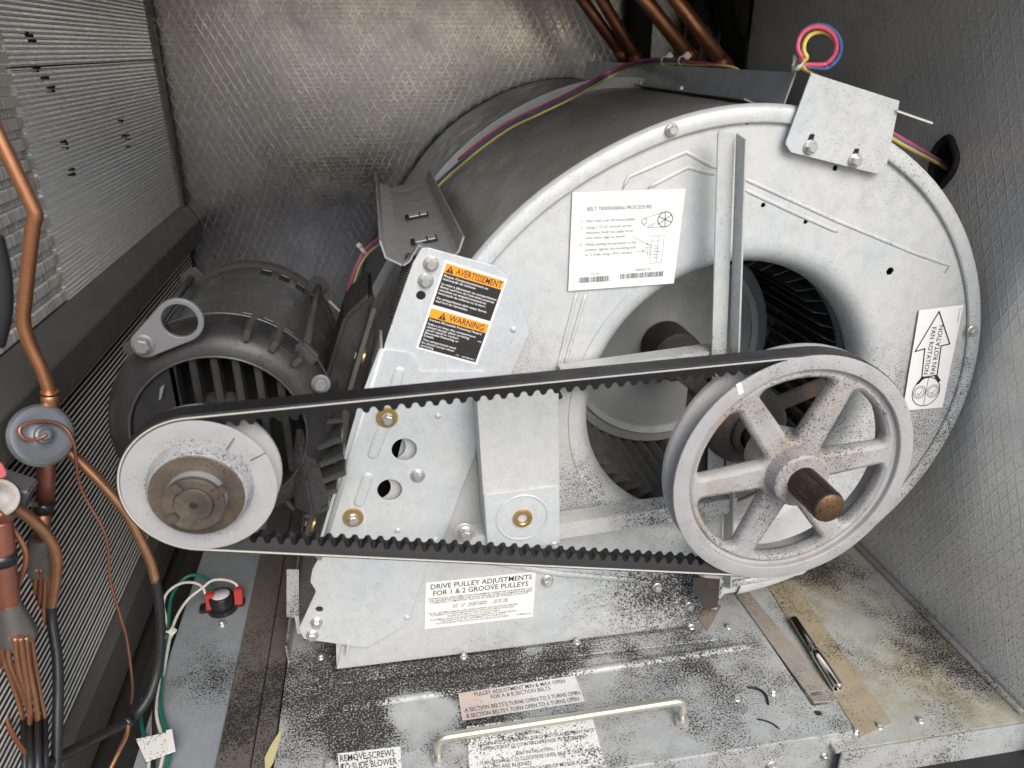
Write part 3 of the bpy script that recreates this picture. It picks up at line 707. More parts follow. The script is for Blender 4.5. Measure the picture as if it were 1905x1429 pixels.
wt = [at(1369,716,Y=YP-.0006), at(1378,711,Y=YP-.0006), at(1384,730,Y=YP-.0006), at(1375,735,Y=YP-.0006)]
part('balance_mark', MB().add([*wt, *[p + Vector((0,.0006,0)) for p in wt]], [(0,1,2,3),(0,4,5,1),(1,5,6,2),(2,6,7,3),(3,7,4,0)]).mesh('balance_mark'), m_paper, bp_)

mp = thing('motor_pulley', 'pale grey variable-pitch motor pulley with rusty brown hub', 'pulley', (MX, -.13, MZ))
o_ = (MX, 0, MZ)
mff = part('front_flange', MB().lathe([(.030,-.1475),(.0415,-.1475),(.0590,-.1498),(.0608,-.1496),(.0612,-.1488),(.0610,-.1480),(.044,-.1435),(.030,-.1425)], o_, (0,1,0), 80, closed=True).mesh('front_flange', auto=.5), m_mpul, mp)
part('rear_flange', MB().lathe([(.030,-.130),(.046,-.130),(.0615,-.1248),(.0626,-.1230),(.0622,-.1195),(.058,-.116),(.030,-.114)], o_, (0,1,0), 80, closed=True).mesh('rear_flange', auto=.5), m_mpul, mp)
part('groove_core', MB().lathe([(.0435,-.144),(.0435,-.129)], o_, (0,1,0), 60).mesh('groove_core'), m_mpul, mp)
part('boss', MB().lathe([(.0425,-.146),(.0418,-.149),(.0395,-.1585),(.038,-.1615),(.0366,-.1622),(.034,-.1615)], o_, (0,1,0), 64).mesh('boss', auto=.6), m_mpul, mp)
part('hub_flange', MB().lathe([(.022,-.1625),(.0362,-.1630),(.0372,-.1622),(.0372,-.158),(.022,-.158)], o_, (0,1,0), 64, closed=True).mesh('hub_flange', auto=.5), m_rust, mp)
part('threaded_sleeve', MB().lathe([(.0232,-.162)] + [(.0232 + (.0007 if k % 2 else 0), -.1625 - .0012*k) for k in range(9)] + [(.0232,-.1735)], o_, (0,1,0), 48).mesh('threaded_sleeve'), m_steel, mp)
part('hub_collar', plate('hub_collar', [[(MX + .0236*math.cos(R(t)), MZ + .0236*math.sin(R(t))) for t in range(0, 360, 6)], circ(MX, MZ, .0152, 40)], .006, FRONT(-.1765), .0006), m_rust, mp)
part('shaft_end', MB().lathe([(.0001,-.1735),(.0028,-.1735),(.0030,-.1775),(.0142,-.1775),(.0148,-.1768),(.0148,-.14)], o_, (0,1,0), 44).mesh('shaft_end', auto=.5), m_rust, mp)
for an in (118, 208, 28):
    an = R(an); u_ = Vector((math.cos(an), 0, math.sin(an))); t_ = Vector((-math.sin(an), 0, math.cos(an)))
    part('key', MB().obox(Vector((MX,-.1772,MZ)) + u_*(.0195 if an > 2 else .024), u_, Vector((0,1,0)), t_, .0042 if an > 2 else .0060, .0022, .0032).mesh('key', bevel=.0005), m_rust if an < 3 else m_dark, mp)
nt_ = at(485, 872, Y=YP)
ridge([(466,857),(494,843)], .0004, YP + .0002, 'scored_line', m_ink, mff)
ridge([(416,845),(436,815)], .0005, YP + .0002, 'scored_line', m_ink2, mff)

# belt
rb_, rm_ = BR + .0010, MR + .0040
dx, dz = AX - MX, AZ - MZ; D_ = math.hypot(dx, dz); ang = math.atan2(dz, dx); be_ = math.acos((rm_ - rb_)/D_)
path = []                                              # (point, outward normal)
def arcp(cx, cz, r, a0, a1, n):
    for k in range(n + 1):
        a = a0 + (a1-a0)*k/n; path.append((Vector((cx + r*math.cos(a), 0, cz + r*math.sin(a))), Vector((math.cos(a), 0, math.sin(a)))))
al = be_ - 0.0
# outer tangent: contact angle about both centres measured from the centre line
ca = math.acos((rm_ - rb_)/D_)
arcp(AX, AZ, rb_, ang - ca, ang + ca, 120)
P1, N1 = path[-1]
P2 = Vector((MX + rm_*math.cos(ang + ca), 0, MZ + rm_*math.sin(ang + ca)))
for k in range(1, 200): path.append((P1 + (P2-P1)*k/200, N1))
arcp(MX, MZ, rm_, ang + ca, ang + 2*math.pi - ca, 70)
P3, N3 = path[-1]; P0 = path[0][0]
for k in range(1, 200): path.append((P3 + (P0-P3)*k/200, N3))
# resample evenly
def resample(path, n):
    L = [0.0]; N = len(path)
    for i in range(N): L.append(L[-1] + (path[(i+1) % N][0] - path[i][0]).length)
    out = []; j = 0
    for k in range(n):
        s = L[-1]*k/n
        while L[j+1] < s: j += 1
        t = (s - L[j])/max(1e-9, L[j+1]-L[j]); a, b = path[j], path[(j+1) % N]
        out.append((a[0].lerp(b[0], t), a[1].lerp(b[1], t).normalized()))
    return out, L[-1]
_, LEN = resample(path, 10)
COG = round(LEN/.0116); PER = 16; NS = COG*PER
rs, _ = resample(path, NS)
b = MB(); vs = []
for i, (p, n_) in enumerate(rs):
    t = (i % PER)/PER; c = math.cos(2*math.pi*t); c = math.copysign(abs(c)**.5, c)
    dp = .0128 + .0029*c
    y0, y1 = YB0, YB0 + BW; ta = .30
    for (d, y) in ((0, y0 + .0008), (.0008, y0), (.0052, y0 + .0010), (.0085, y0 + .0022), (dp, y0 + .0022 + (dp-.0085)*ta), (dp, y1 - .0022 - (dp-.0085)*ta), (.0052, y1 - .001), (.0008, y1), (0, y1 - .0008)):
        vs.append((p.x - n_.x*d, y, p.z - n_.z*d))
K = 9
b.add(vs, [(i*K+k, ((i+1) % NS)*K+k, ((i+1) % NS)*K+(k+1) % K, i*K+(k+1) % K) for i in range(NS) for k in range(K)], True)
bt = thing('drive_belt', 'black cogged rubber drive belt looped round both pulleys', 'belt', (.1, YB0, .2))
rubber = part('rubber_loop', b.mesh('rubber_loop', auto=.5), m_belt, bt)
b = MB(); vs = []
for (p, n_) in rs[::4]:
    for d, y in ((.0018, YB0 - .0003), (.0030, YB0 - .0002), (.0030, YB0 + .0008), (.0018, YB0 + .0008)): vs.append((p.x - n_.x*d, y, p.z - n_.z*d))
NN = len(rs[::4])
b.add(vs, [(i*4+k, ((i+1) % NN)*4+k, ((i+1) % NN)*4+(k+1) % 4, i*4+(k+1) % 4) for i in range(NN) for k in range(4)], True)
part('cord_line', b.mesh('cord_line', auto=.5), m_cord, rubber)
# ------------------------------------------------------------------ motor bracket plates on the housing
YK = -.0110
mb = thing('motor_bracket', 'galvanised motor mounting plate bolted to the left of the blower', 'bracket', (0, -.01, .05))
up = [(797,461),(922,495),(945,517),(986,617),(950,700),(884,850),(862,905),(700,720),(716,640),(722,622),(752,535),(768,490),(784,462)]
low = [(706,648),(760,655),(776,668),(780,690),(905,690),(884,848),(858,912),(822,1012),(796,1045),(787,1078),(758,1160),(735,1175),(680,1206),(565,1189),(556,1170),(588,1100),(577,1083),(581,1060),(592,1040),(584,1035),(600,985),(668,748)]
def hx(lst, y):
    out = []
    for x, yy, r, n in lst:
        q = at(x, yy, Y=y); out.append(circ(q.x, q.z, r, n))
    return out
part('upper_plate', plate('upper_plate', [rnd(pxs(up, Y=YK+.0025), .005)] + hx([(783,550,.0046,20)], YK+.0025), .0025, FRONT(YK+.0025)), m_brk, mb)
part('lower_plate', plate('lower_plate', [rnd(pxs(low, Y=YK), .006)] + hx([(752,837,.0132,30),(725,912,.0132,30),(594,1134,.0042,16)], YK), .0028, FRONT(YK)), m_brk, mb)
hb = pxs([(720,815),(790,815),(760,940),(690,940)], Y=YK+.012)
# inner flange seen through the two round holes
part('inner_flange', MB().ext(pxs([(752,810),(790,815),(748,945),(722,935)], Y=YK+.012), (0,YK+.020,0), (1,0,0), (0,0,1), (0,1,0), 0, .002).mesh('inner_flange'), m_brk, mb)
part('hole_backing', MB().ext(pxs([(690,790),(800,790),(800,960),(660,960)], Y=YK+.012), (0,YK+.060,0), (1,0,0), (0,0,1), (0,1,0), 0, .002).mesh('hole_backing'), m_void, mb)  # black sheet added as the shade behind the two bracket holes
hb2 = at(783,550,Y=0); 
# side flange folded back, towards the motor
fa, fb2 = at(708,650,Y=YK), at(590,1040,Y=YK); fd = (fb2-fa).normalized(); fn = Vector((fd.z, 0, -fd.x))
if fn.x > 0: fn = -fn
FLW = .060
part('side_flange', MB().ext([(q.x, q.z) for q in (fa, fb2, fb2 - fn*.0028, fa - fn*.0028)], (0,0,0), (1,0,0), (0,0,1), (0,1,0), YK+.0005, YK+FLW).mesh('side_flange', bevel=.0008), m_brk, mb)
part('bend', MB().tube([fa - fn*.0022 + Vector((0,.0018,0)), fb2 - fn*.0022 + Vector((0,.0018,0))], .0036, 12).mesh('bend'), m_brk, mb)
def slotrib(x0, y0, x1, y1, r=.0058):
    a, b = at(x0,y0,Y=YK-.0004), at(x1,y1,Y=YK-.0004); u = (b-a).normalized()
    N = 9; P = [a + (b-a)*k/10 for k in range(11)]; rr = [r]*11
    P = [a - u*r*.95, a - u*r*.8, a - u*r*.4] + P + [b + u*r*.4, b + u*r*.8, b + u*r*.95]; rr = [r*.2, r*.6, r*.92] + rr + [r*.92, r*.6, r*.2]
    me = MB().tube(P, rr, 14).mesh('oval_rib')
    for v in me.vertices: v.co.y = YK + (v.co.y - YK)*.28
    part('oval_rib', me, m_brk, mb)
slotrib(743,692,728,742); slotrib(712,798,694,845); slotrib(684,888,668,935)
for x, y, yy in ((955,613,YK+.0025),(815,774,YK),(740,987,YK),(810,1004,YK),(757,1149,YK)):
    q = at(x,y,Y=yy); me = MB().lathe([(.0001,-.0018),(.0022,-.0014),(.0036,-.0002),(.0038,.001)], (q.x,yy,q.z), (0,1,0), 18).mesh('dimple'); part('dimple', me, m_brk, mb)
for x, y in ((802,491),(792,522)): bolt(mb, at(x,y,Y=YK+.0022), (0,-1,0), BM_L, 'bolt', scale=.95)
for x, y in ((720,776),(657,962)):
    wo = washer(mb, at(x,y,Y=YK-.0002), .0112, .0060, .0030, m_gold, name='yellow_washer'); bolt(mb, at(x+1,y+2,Y=YK), (0,-1,0), BM_L, 'bolt', scale=.98)
washer(mb, at(777,885,Y=YK), .0082, .003, .0008, m_zinc); bolt(mb, at(777,885,Y=YK-.0004), (0,-1,0), BM_M, 'bolt')
for x, y in ((589,1158),(581,1181)): bolt(mb, at(x,y,Y=YK), (0,-1,0), BM_M, 'bolt', scale=1.1)
cr = pxs([(657,985),(645,1010)], Y=YK)
# small clip under the plate
tb = MB(); p0 = at(646,1206,Y=-.010); tb.obox(p0, (.2,0,1), (0,1,0), (1,0,-.2), .010, .004, .0012)
part('tab', tb.mesh('tab', bevel=.0003), m_brk, mb)
# stepped side bracket left of the plate
sb = thing('side_clip', 'thin speckled angle clip left of the motor bracket foot', 'bracket', at(560,1100,Y=.02))
cl = [(533,1060),(556,1060),(556,1145),(549,1150),(533,1148)]
part('clip_face', MB().ext(pxs(cl, Y=.02), (0,.02,0), (1,0,0), (0,0,1), (0,1,0), 0, .0016).mesh('clip_face', bevel=.0004), m_deck, sb)
part('clip_leg', MB().ext(pxs([(548,1146),(556,1146),(560,1180),(553,1178)], Y=.019), (0,.0185,0), (1,0,0), (0,0,1), (0,1,0), 0, .0016).mesh('clip_leg'), m_brk, sb)

# ------------------------------------------------------------------ tensioner arm
YT = -.052
ta = thing('tensioner', 'flat galvanised plate arm with threaded brass nut below the upper belt run', 'arm plate', at(960,1015,Y=YT))
part('arm_plate', plate('arm_plate', [rnd(pxs([(886,730),(1039,712),(1042,1010),(906,1021)], Y=YT), .003)], .006, FRONT(YT), .0006), m_plate, ta)
part('arm_foot', plate('arm_foot', [rnd(pxs([(900,920),(1040,903),(1042,1012),(908,1024)], Y=YT-.0022), .004)], .0022, FRONT(YT-.0022), .0006), m_brk, ta)
part('arm_side', MB().ext(pxs([(886,735),(890,734),(910,1020),(906,1021)], Y=YT), (0,YT+.003,0), (1,0,0), (0,0,1), (0,1,0), 0, .044).mesh('arm_side'), m_strut, ta)
nc = at(972,963,Y=YT-.0022)
part('pressed_ring', MB().lathe([(.026,-.0004),(.0275,-.0016),(.029,-.0004)], (nc.x, YT-.0022, nc.z), (0,1,0), 48).mesh('pressed_ring'), m_brk, ta)
tnut = part('threaded_nut', MB().lathe([(.0058,.004),(.0058,-.003),(.0066,-.0036),(.0100,-.0034),(.0106,-.0022),(.0106,.0)], (nc.x, YT-.0022, nc.z), (0,1,0), 32).mesh('threaded_nut', auto=.6), m_gold, ta)
part('nut_bore', MB().lathe([(.0001,.0035),(.0058,.0035),(.0052,.002),(.0058,.0008),(.0052,-.0004),(.0058,-.0016)], (nc.x, YT-.0022, nc.z), (0,1,0), 24).mesh('nut_bore'), m_gold, tnut)
bolt(ta, at(1031,1016,Y=YT-.003), (0,-1,0), BM_M, 'bolt', scale=.9)
hq = at(1039,733,Y=-.003)
part('pin', MB().lathe([(.0001,-.006),(.003,-.006),(.003,.002)], (hq.x,-.004,hq.z), (0,1,0), 14).mesh('pin'), m_ink, ta)  # black plug painting the shade of a hole beside the arm

# ------------------------------------------------------------------ channel bracket over the spring, spring
ch = thing('top_channel', 'bent sheet channel with two square slots running back above the motor', 'channel', at(780,460,Y=.0))
pf = pxs([(719,478),(749,491),(757,487),(775,452),(845,472),(852,467),(861,440)], Y=0.0)
def profile_sheet(pf, y0, y1, th):
    inn = []
    N = len(pf)
    for i in range(N):
        a, p, c = Vector(pf[max(i-1,0)]), Vector(pf[i]), Vector(pf[min(i+1,N-1)])
        t = (c - a).normalized(); inn.append((p.x + t.y*th, p.y - t.x*th))
    b = MB(); vs = []
    for y in (y0, y1):
        vs += [(p[0], y, p[1]) for p in pf] + [(p[0], y, p[1]) for p in inn]
    fs = []
    for i in range(N-1):
        fs += [(i, i+1, 2*N+i+1, 2*N+i), (N+i+1, N+i, 3*N+i, 3*N+i+1), (i+1, i, N+i, N+i+1), (2*N+i, 2*N+i+1, 3*N+i+1, 3*N+i)]
    fs += [(0, 2*N, 3*N, N), (N-1, 2*N-1, 4*N-1, 3*N-1)]
    b.add(vs, fs); return b.mesh('profile')
# the channel is notched at its near right end; build it as left flange, web and right flange
A = pxs([(719,478),(749,492),(758,487)], Y=0.0); 
hl0, hl1 = at(719,478,Y=0), at(749,492,Y=0)
web = pxs([(752,492),(760,485),(778,455),(845,473),(852,467),(861,440)], Y=0)
LF = [(hl0.x, hl0.z), (hl1.x, hl1.z)]
wl0, wl1 = Vector((web[0][0], web[0][1])), Vector((web[3][0], web[3][1]))
part('left_flange', profile_sheet([(hl0.x - .004, hl0.z + .016), (hl0.x, hl0.z), (hl1.x, hl1.z)], .0, .45, .0020), m_chan, ch)
part('web', profile_sheet([(hl1.x, hl1.z), web[3]], .012, .45, .0020), m_chan, ch)
part('right_flange', profile_sheet([web[3], web[4], web[5]], .0, .45, .0020), m_chan, ch)
part('front_lip', profile_sheet([(hl1.x, hl1.z), web[1], web[2], web[3]], -.001, .0119, .0020), m_chan, ch)
wu = Vector((web[3][0]-hl1.x, 0, web[3][1]-hl1.z)).normalized(); wn = Vector((-wu.z, 0, wu.x))
for y, w in ((.075, .5), (.205, .5)):
    c = Vector((hl1.x, y, hl1.z)).lerp(Vector((web[3][0], y, web[3][1])), .52) + wn*.0012
    slo = part('slot', MB().obox(c, wu, (0,1,0), wn, .0140, .0120, .0012).mesh('slot', bevel=.0004), m_void, ch)
    part('slot_tab', MB().obox(c - wu*.0035 + wn*.0012, wu, (0,1,0), wn, .0062, .0095, .0012).mesh('slot_tab', bevel=.0006), m_zinc, slo)
    part('slot_tab', MB().obox(c + wu*.0082 + wn*.0012, wu, (0,1,0), wn, .0042, .0088, .0012).mesh('slot_tab', bevel=.0006), m_zinc, slo)
sp = thing('tension_spring', 'dark coil spring under the bent channel', 'spring', at(738,580,Y=.02))
s0, s1 = at(772,478,Y=.018), at(737,590,Y=.018); ax = (s1-s0).normalized(); e1 = ax.orthogonal().normalized(); e2 = ax.cross(e1)
NT_ = 24; pts = []
for k in range(NT_*12 + 1):
    a = 2*math.pi*k/12; pts.append(s0 + (s1-s0)*k/(NT_*12) + (e1*math.cos(a) + e2*math.sin(a))*.0085)
part('coil', MB().tube(pts, .0013, 6).mesh('coil'), m_spring, sp)
part('core', MB().tube([s0, s1], .0065, 12).mesh('core'), m_void, sp)  # black filler paints the dark between the spring turns

# ------------------------------------------------------------------ beam along the top of both blowers
bm_ = thing('top_beam', 'grey bent sheet beam with a bolted front tab across the top of the blowers', 'beam', at(1480,200,Y=0))
P1, P2 = at(1506,135,Y=-.010), at(1674,188,Y=-.010); bu = (P2-P1).normalized(); bn = Vector((bu.z, 0, -bu.x))   # bn points down
if bn.z > 0: bn = -bn
tabp = pxs([(1509,137),(1508,135),(1511,136),(1671,187),(1674,188),(1673.5,191),(1648,318),(1632,324),(1472,284),(1461,268)], Y=-.010)
sl = []
for x, y in ((1507,262),(1590,289)):
    q = at(x,y,Y=-.010); sl.append([(q.x + a, q.z + c) for a, c in rnd([(-.003,-.004),(.003,-.004),(.0045,.0062),(-.0015,.0062)], .003)])
part('front_tab', plate('front_tab', [rnd(tabp, .006)] + sl, .0022, FRONT(-.010)), m_plate, bm_)
w0, w1 = P1 + bn*.001 - bu*.0005, P1 + bn*.036 - bu*.0005
part('side_web', MB().ext([(p.x, p.z) for p in (w0, w0 - bu*.0018, w1 - bu*.0018, w1)], (0,0,0), (1,0,0), (0,0,1), (0,1,0), .012, .78).mesh('side_web', bevel=.0003), m_steel, bm_)
lf = w1 - bu*.0018
part('foot_flange', MB().ext([(p.x, p.z) for p in (lf, lf - bu*.018 - Vector((0,0,-.002)), lf - bu*.018 - Vector((0,0,-.0036)), lf - Vector((0,0,-.0016)))], (0,0,0), (1,0,0), (0,0,1), (0,1,0), .06, .42).mesh('foot_flange', bevel=.0003), m_wrap, bm_)
for x, y in ((1507,274),(1590,299)): bolt(bm_, at(x,y,Y=-.0105), (0,-1,0), BM_L, 'bolt', scale=.9)
def on_scroll(x, y, off=.004, lo=.0, hi=.46):
    """where the view through a photo spot meets the curved wrap of the front housing"""
    best = None
    for k in range(200):
        Y_ = lo + (hi-lo)*k/199; q = at(x, y, Y=Y_); r = math.hypot(q.x-AX, q.z-AZ); th = math.degrees(math.atan2(q.z-AZ, q.x-AX))
        e = r - smooth_r(min(th, 165)) - off
        if best is None or abs(e) < best[0]: best = (abs(e), q)
    return best[1]
for x, y in ((1265,179),(1161,162)):
    q = lf - bu*.011; yq = min((abs((Vector((q.x, Y_/100, q.z)) - at(x,y,Y=Y_/100)).length), Y_/100) for Y_ in range(2, 42))[1]
    bolt(bm_, Vector((q.x, yq, q.z + .0036)), (-.1,0,1), BM_S, 'screw', scale=1.2)

# ------------------------------------------------------------------ electric motor
MR_ = .094
mo = thing('electric_motor', 'dark grey electric motor with vented end bell and lifting lug', 'motor', (MX, .1, MZ - .1))
mo_ = (MX, 0, MZ)
part('body', MB().lathe([(.0945,-.004),(.0965,-.002),(.0965,.004),(.094,.006),(.094,.196),(.0965,.199),(.0985,.204),(.0985,.212),(.093,.216),(.080,.222),(.050,.226),(.0001,.226)], mo_, (0,1,0), 72).mesh('body', auto=.6), m_motor, mo)
bell = part('front_bell', MB().lathe([(.0970,-.0035),(.1020,-.008),(.1035,-.018),(.1035,-.030),(.100,-.042),(.094,-.050),(.0855,-.054),(.079,-.0545),(.0775,-.052),(.077,-.030)], mo_, (0,1,0), 72).mesh('front_bell', auto=.7), m_bell, mo)
part('bell_interior', MB().lathe([(.0001,-.010),(.078,-.010),(.078,-.034)], mo_, (0,1,0), 48).mesh('bell_interior'), m_void, mo)  # black disc and wall paint the shade deep in the bell
for k in range(-2, 5):
    x = .0185*k + .004; hgt = math.sqrt(max(0, .0772**2 - x*x))
    part('bell_rib', MB().box((MX+x-.0032, -.050, MZ-hgt), (MX+x+.0032, -.030, MZ+hgt)).mesh('bell_rib', bevel=.0012), m_bell, bell)
sg = [(MX + .0775*math.cos(R(t)), MZ + .0775*math.sin(R(t))) for t in range(112, 249, 6)]
part('bell_face', plate('bell_face', [sg], .006, FRONT(-.050), .001), m_bell, bell)
part('bell_hub', MB().lathe([(.0001,-.064),(.022,-.064),(.026,-.060),(.030,-.050),(.034,-.030)], mo_, (0,1,0), 36).mesh('bell_hub', auto=.7), m_bell, mo)
part('motor_shaft', MB().lathe([(.0145,-.142),(.0145,-.05)], mo_, (0,1,0), 24).mesh('motor_shaft'), m_steel, mo)
for r_, y_, w_ in ((.1036, -.0065, .0013), (.0788, -.0552, .0012)):
    part('bell_lip', MB().lathe([(r_ + w_*math.cos(t*math.pi/4), y_ + w_*math.sin(t*math.pi/4)) for t in range(8)], mo_, (0,1,0), 64, closed=True).mesh('bell_lip'), m_motor, bell)  # raised rims; the lighter paint adds their edge highlight
# windows and webs in the upper right of the bell
for k, an in enumerate((76, 62, 48)):
    a_ = R(an); u_ = Vector((math.cos(a_), 0, math.sin(a_))); t_ = Vector((-math.sin(a_), 0, math.cos(a_)))
    part('bell_window', MB().obox(Vector((MX,-.026,MZ)) + u_*.1022, t_, Vector((0,1,0)), u_, .0066, .013, .0022).mesh('bell_window', bevel=.0006), m_void, bell)  # proud black block painting the dark of an opening
    a2 = R(an - 7); u2 = Vector((math.cos(a2), 0, math.sin(a2))); t2 = Vector((-math.sin(a2), 0, math.cos(a2)))
    part('bell_web', MB().obox(Vector((MX,-.030,MZ)) + u2*.1020, t2, Vector((0,1,0)), u2, .0028, .024, .0056).mesh('bell_web', bevel=.0012), m_motor, bell)
for k, an in enumerate((74, 61, 48, 35)):
    a_ = R(an); u_ = Vector((math.cos(a_), 0, math.sin(a_))); t_ = Vector((-math.sin(a_), 0, math.cos(a_)))
    for yy in (.017, .178):
        vs_o = part('vent_slot', MB().obox(Vector((MX,yy,MZ)) + u_*.0940, t_, Vector((0,1,0)), u_, .0066, .0085, .0006).mesh('vent_slot', bevel=.0005), m_void, mo)  # black plate laid on the body as the shade in a slot
        part('vent_lip', MB().tube([Vector((MX,yy + .0088,MZ)) + u_*.0945 + t_*q for q in (-.007,-.0035,0,.0035,.007)], .0014, 6).mesh('vent_lip'), m_motor, vs_o)
# louvre fins at the lower right of the bell
for k, an in enumerate((12, 0, -12, -24, -36, -48, -60)):
    a_ = R(an); u_ = Vector((math.cos(a_), 0, math.sin(a_))); t_ = Vector((-math.sin(a_), .25, math.cos(a_))).normalized()
    part('bell_fin', MB().obox(Vector((MX,-.024,MZ)) + u_*.103, t_, Vector((0,1,0)), u_, .0022, .022, .0085).mesh('bell_fin', bevel=.001), m_bell, bell)
# mounting foot cast on the right
cone = MB().lathe([(.0145,.0),(.0135,-.006),(.0090,-.026),(.0035,-.037),(.0001,-.038)], (MX+.066, -.045, MZ-.035), (.15,-.30,1), 14); 
cb = Vector((MX + .074, -.052, MZ - .088)); ct = Vector((MX + .070, -.046, MZ + .004))
cr_ = MB().add([cb + Vector((-.017, -.004, 0)), cb + Vector((.002, -.016, -.004)), cb + Vector((.019, -.004, .004)), cb + Vector((.010, .020, 0)), cb + Vector((-.012, .020, 0)),
    cb.lerp(ct, .55) + Vector((-.012, -.002, 0)), cb.lerp(ct, .55) + Vector((.001, -.011, 0)), cb.lerp(ct, .55) + Vector((.013, -.002, 0)), cb.lerp(ct, .55) + Vector((.008, .016, 0)), cb.lerp(ct, .55) + Vector((-.009, .016, 0)), ct],
    [(i_, (i_+1) % 5, 5 + (i_+1) % 5, 5 + i_) for i_ in range(5)] + [(5 + i_, 5 + (i_+1) % 5, 10) for i_ in range(5)] + [(4, 3, 2, 1, 0)])
part('cast_rib', cr_.mesh('cast_rib', bevel=.002), mk_paint('sooty_casting', (.026,.026,.027), dens=.5, rough=.75, bumpy=1.0), bell)
for k_ in range(5):
    zc = MZ - .020 - .019*k_; xr = MX + .098 - .010*max(0, k_ - 2)
    part('louvre', MB().obox((xr, -.040, zc), Vector((1, 0, .35)).normalized(), (0, 1, 0), Vector((-.35, 0, 1)).normalized(), .013, .014, .0030).mesh('louvre', bevel=.0012), m_motor, bell)
mf = pxs([(640,590),(690,545),(697,620),(676,735),(630,742),(600,720)], Y=.02)
part('mount_arm', MB().ext(mf, (0,.02,0), (1,0,0), (0,0,1), (0,1,0), 0, .10).mesh('mount_arm', bevel=.004), m_bell, mo)
# the pivot plate between motor and bracket, dark
pa, pb = at(695,560,Y=.03), at(568,985,Y=.012)
part('pivot_plate', MB().bar(pa, pb, (0,1,0), .060, .0045).mesh('pivot_plate', bevel=.001), m_dark, mo)
for (x, y, yy) in ((671,577,.060), (675,664,.022), (583,973,-.004)):
    q = at(x,y,Y=yy); nn_ = fn
    washer(mo, q - nn_*.001, .0098, .004, .0030, m_gold, nn_, 'yellow_washer'); bolt(mo, q + nn_*.0018, nn_, BM_L, 'bolt', scale=.95)
# tie rods with ears and bolts
for an, nm in ((128, 'tie_rod'), (38, 'tie_rod')):
    a_ = R(an); u_ = Vector((math.cos(a_), 0, math.sin(a_))); p_ = Vector((MX,0,MZ)) + u_*.1035
    part(nm, MB().tube([p_ + Vector((0,-.02,0)), p_ + Vector((0,.215,0))], .0042, 10).mesh(nm), m_motor, mo)
    for yy in (-.026, .206):
        part('ear', MB().obox(p_ + Vector((0,yy,0)) - u_*.004, u_, (0,1,0), (-u_.z,0,u_.x), .014, .005, .012).mesh('ear', bevel=.003), m_motor, mo)
bolt(mo, at(597,714,Y=-.050), (0,-1,.15), BM_D, 'bolt')
lgp = at(270,641,Y=-.062); lge = at(334,597,Y=-.062)
part('lug_bolt_boss', MB().lathe([(.014,-.028),(.013,-.0615),(.0001,-.0615)], (lgp.x,0,lgp.z), (0,1,0), 20).mesh('lug_bolt_boss', auto=.6), m_bell, mo)
d_ = Vector((lge.x-lgp.x, lge.z-lgp.z)); a0 = math.atan2(d_.y, d_.x); r0, r1 = .0118, .0198; cc = math.acos((r0-r1)/d_.length)
lo_ = [(lge.x + r1*math.cos(a0 + t), lge.z + r1*math.sin(a0 + t)) for t in [(-cc + 2*cc*k/28) for k in range(29)]]
lo_ += [(lgp.x + r0*math.cos(a0 + t), lgp.z + r0*math.sin(a0 + t)) for t in [(cc + (2*math.pi-2*cc)*k/16) for k in range(17)]]
lug = part('lifting_lug', plate('lifting_lug', [lo_, circ(lge.x, lge.z, .0150, 40)], .0045, FRONT(-.0625), .0007), m_lug, mo)
bolt(lug, at(267,641,Y=-.0625), (0,-1,0), BM_D, 'bolt', scale=1.05)
part('name_tag', MB().ext(pxs([(298,722),(306,715),(300,742),(295,745)], Y=-.0562), (0,-.0562,0), (1,0,0), (0,0,1), (0,1,0), 0, .0004).mesh('name_tag'), m_lug, mo)
# ------------------------------------------------------------------ evaporator coil on the left
co = thing('evaporator_coil', 'finned aluminium evaporator coil forming the left side', 'coil', (XC, .3, 0))
def finstack(z0, z1, y0, y1, pitch, x0, depth, th, flat=False):
    b = MB(); z = z0
    while z < z1:
        dz = random.uniform(-.0002, .0002); dx_ = random.uniform(-.0003, .0003)
        cs = [(x0-depth, 0), (x0-.0016, 0), (x0, th*.30), (x0, th*.70), (x0-.0016, th), (x0-depth, th)]
        if flat: cs = [(x0-depth, th*.3), (x0-.0004, th*.1), (x0, th*.25), (x0, th*.75), (x0-.0004, th*.9), (x0-depth, th*.7)]
        vs = [(x+dx_, y, z+dz+h) for y in (y0, y1) for x, h in cs]
        b.add(vs, [(i, i+1, 7+i, 6+i) for i in range(5)] + [tuple(range(6)), tuple(range(11, 5, -1))], False)
        z += pitch
    return b
YE = .203
o = part('fins', finstack(.405, ZT - .01, YE, YB - .03, .0055, XC, .0085, .0026).mesh('fins'), m_fin, co); o['kind'] = 'stuff'
o = part('lower_fins', finstack(.03, .345, -.30, YB - .03, .0068, XC, .0015, .0028, True).mesh('lower_fins'), m_fin2, co); o['kind'] = 'stuff'
part('lower_core', MB().box((XC - .0795, YE + .0005, -.02), (XC - .0014, YB - .002, .345)).mesh('lower_core'), mk_plain('coil_core_dark', (.012,.012,.012), .8, .0), co)  # black box right behind the fins paints the shade between them
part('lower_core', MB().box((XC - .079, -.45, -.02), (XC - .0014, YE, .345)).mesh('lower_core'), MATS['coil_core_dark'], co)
for zz in (.668, .79):
    part('coil_seam', MB().box((XC - .004, YE, zz), (XC + .0012, YB - .03, zz + .0016)).mesh('coil_seam'), m_ins, co)
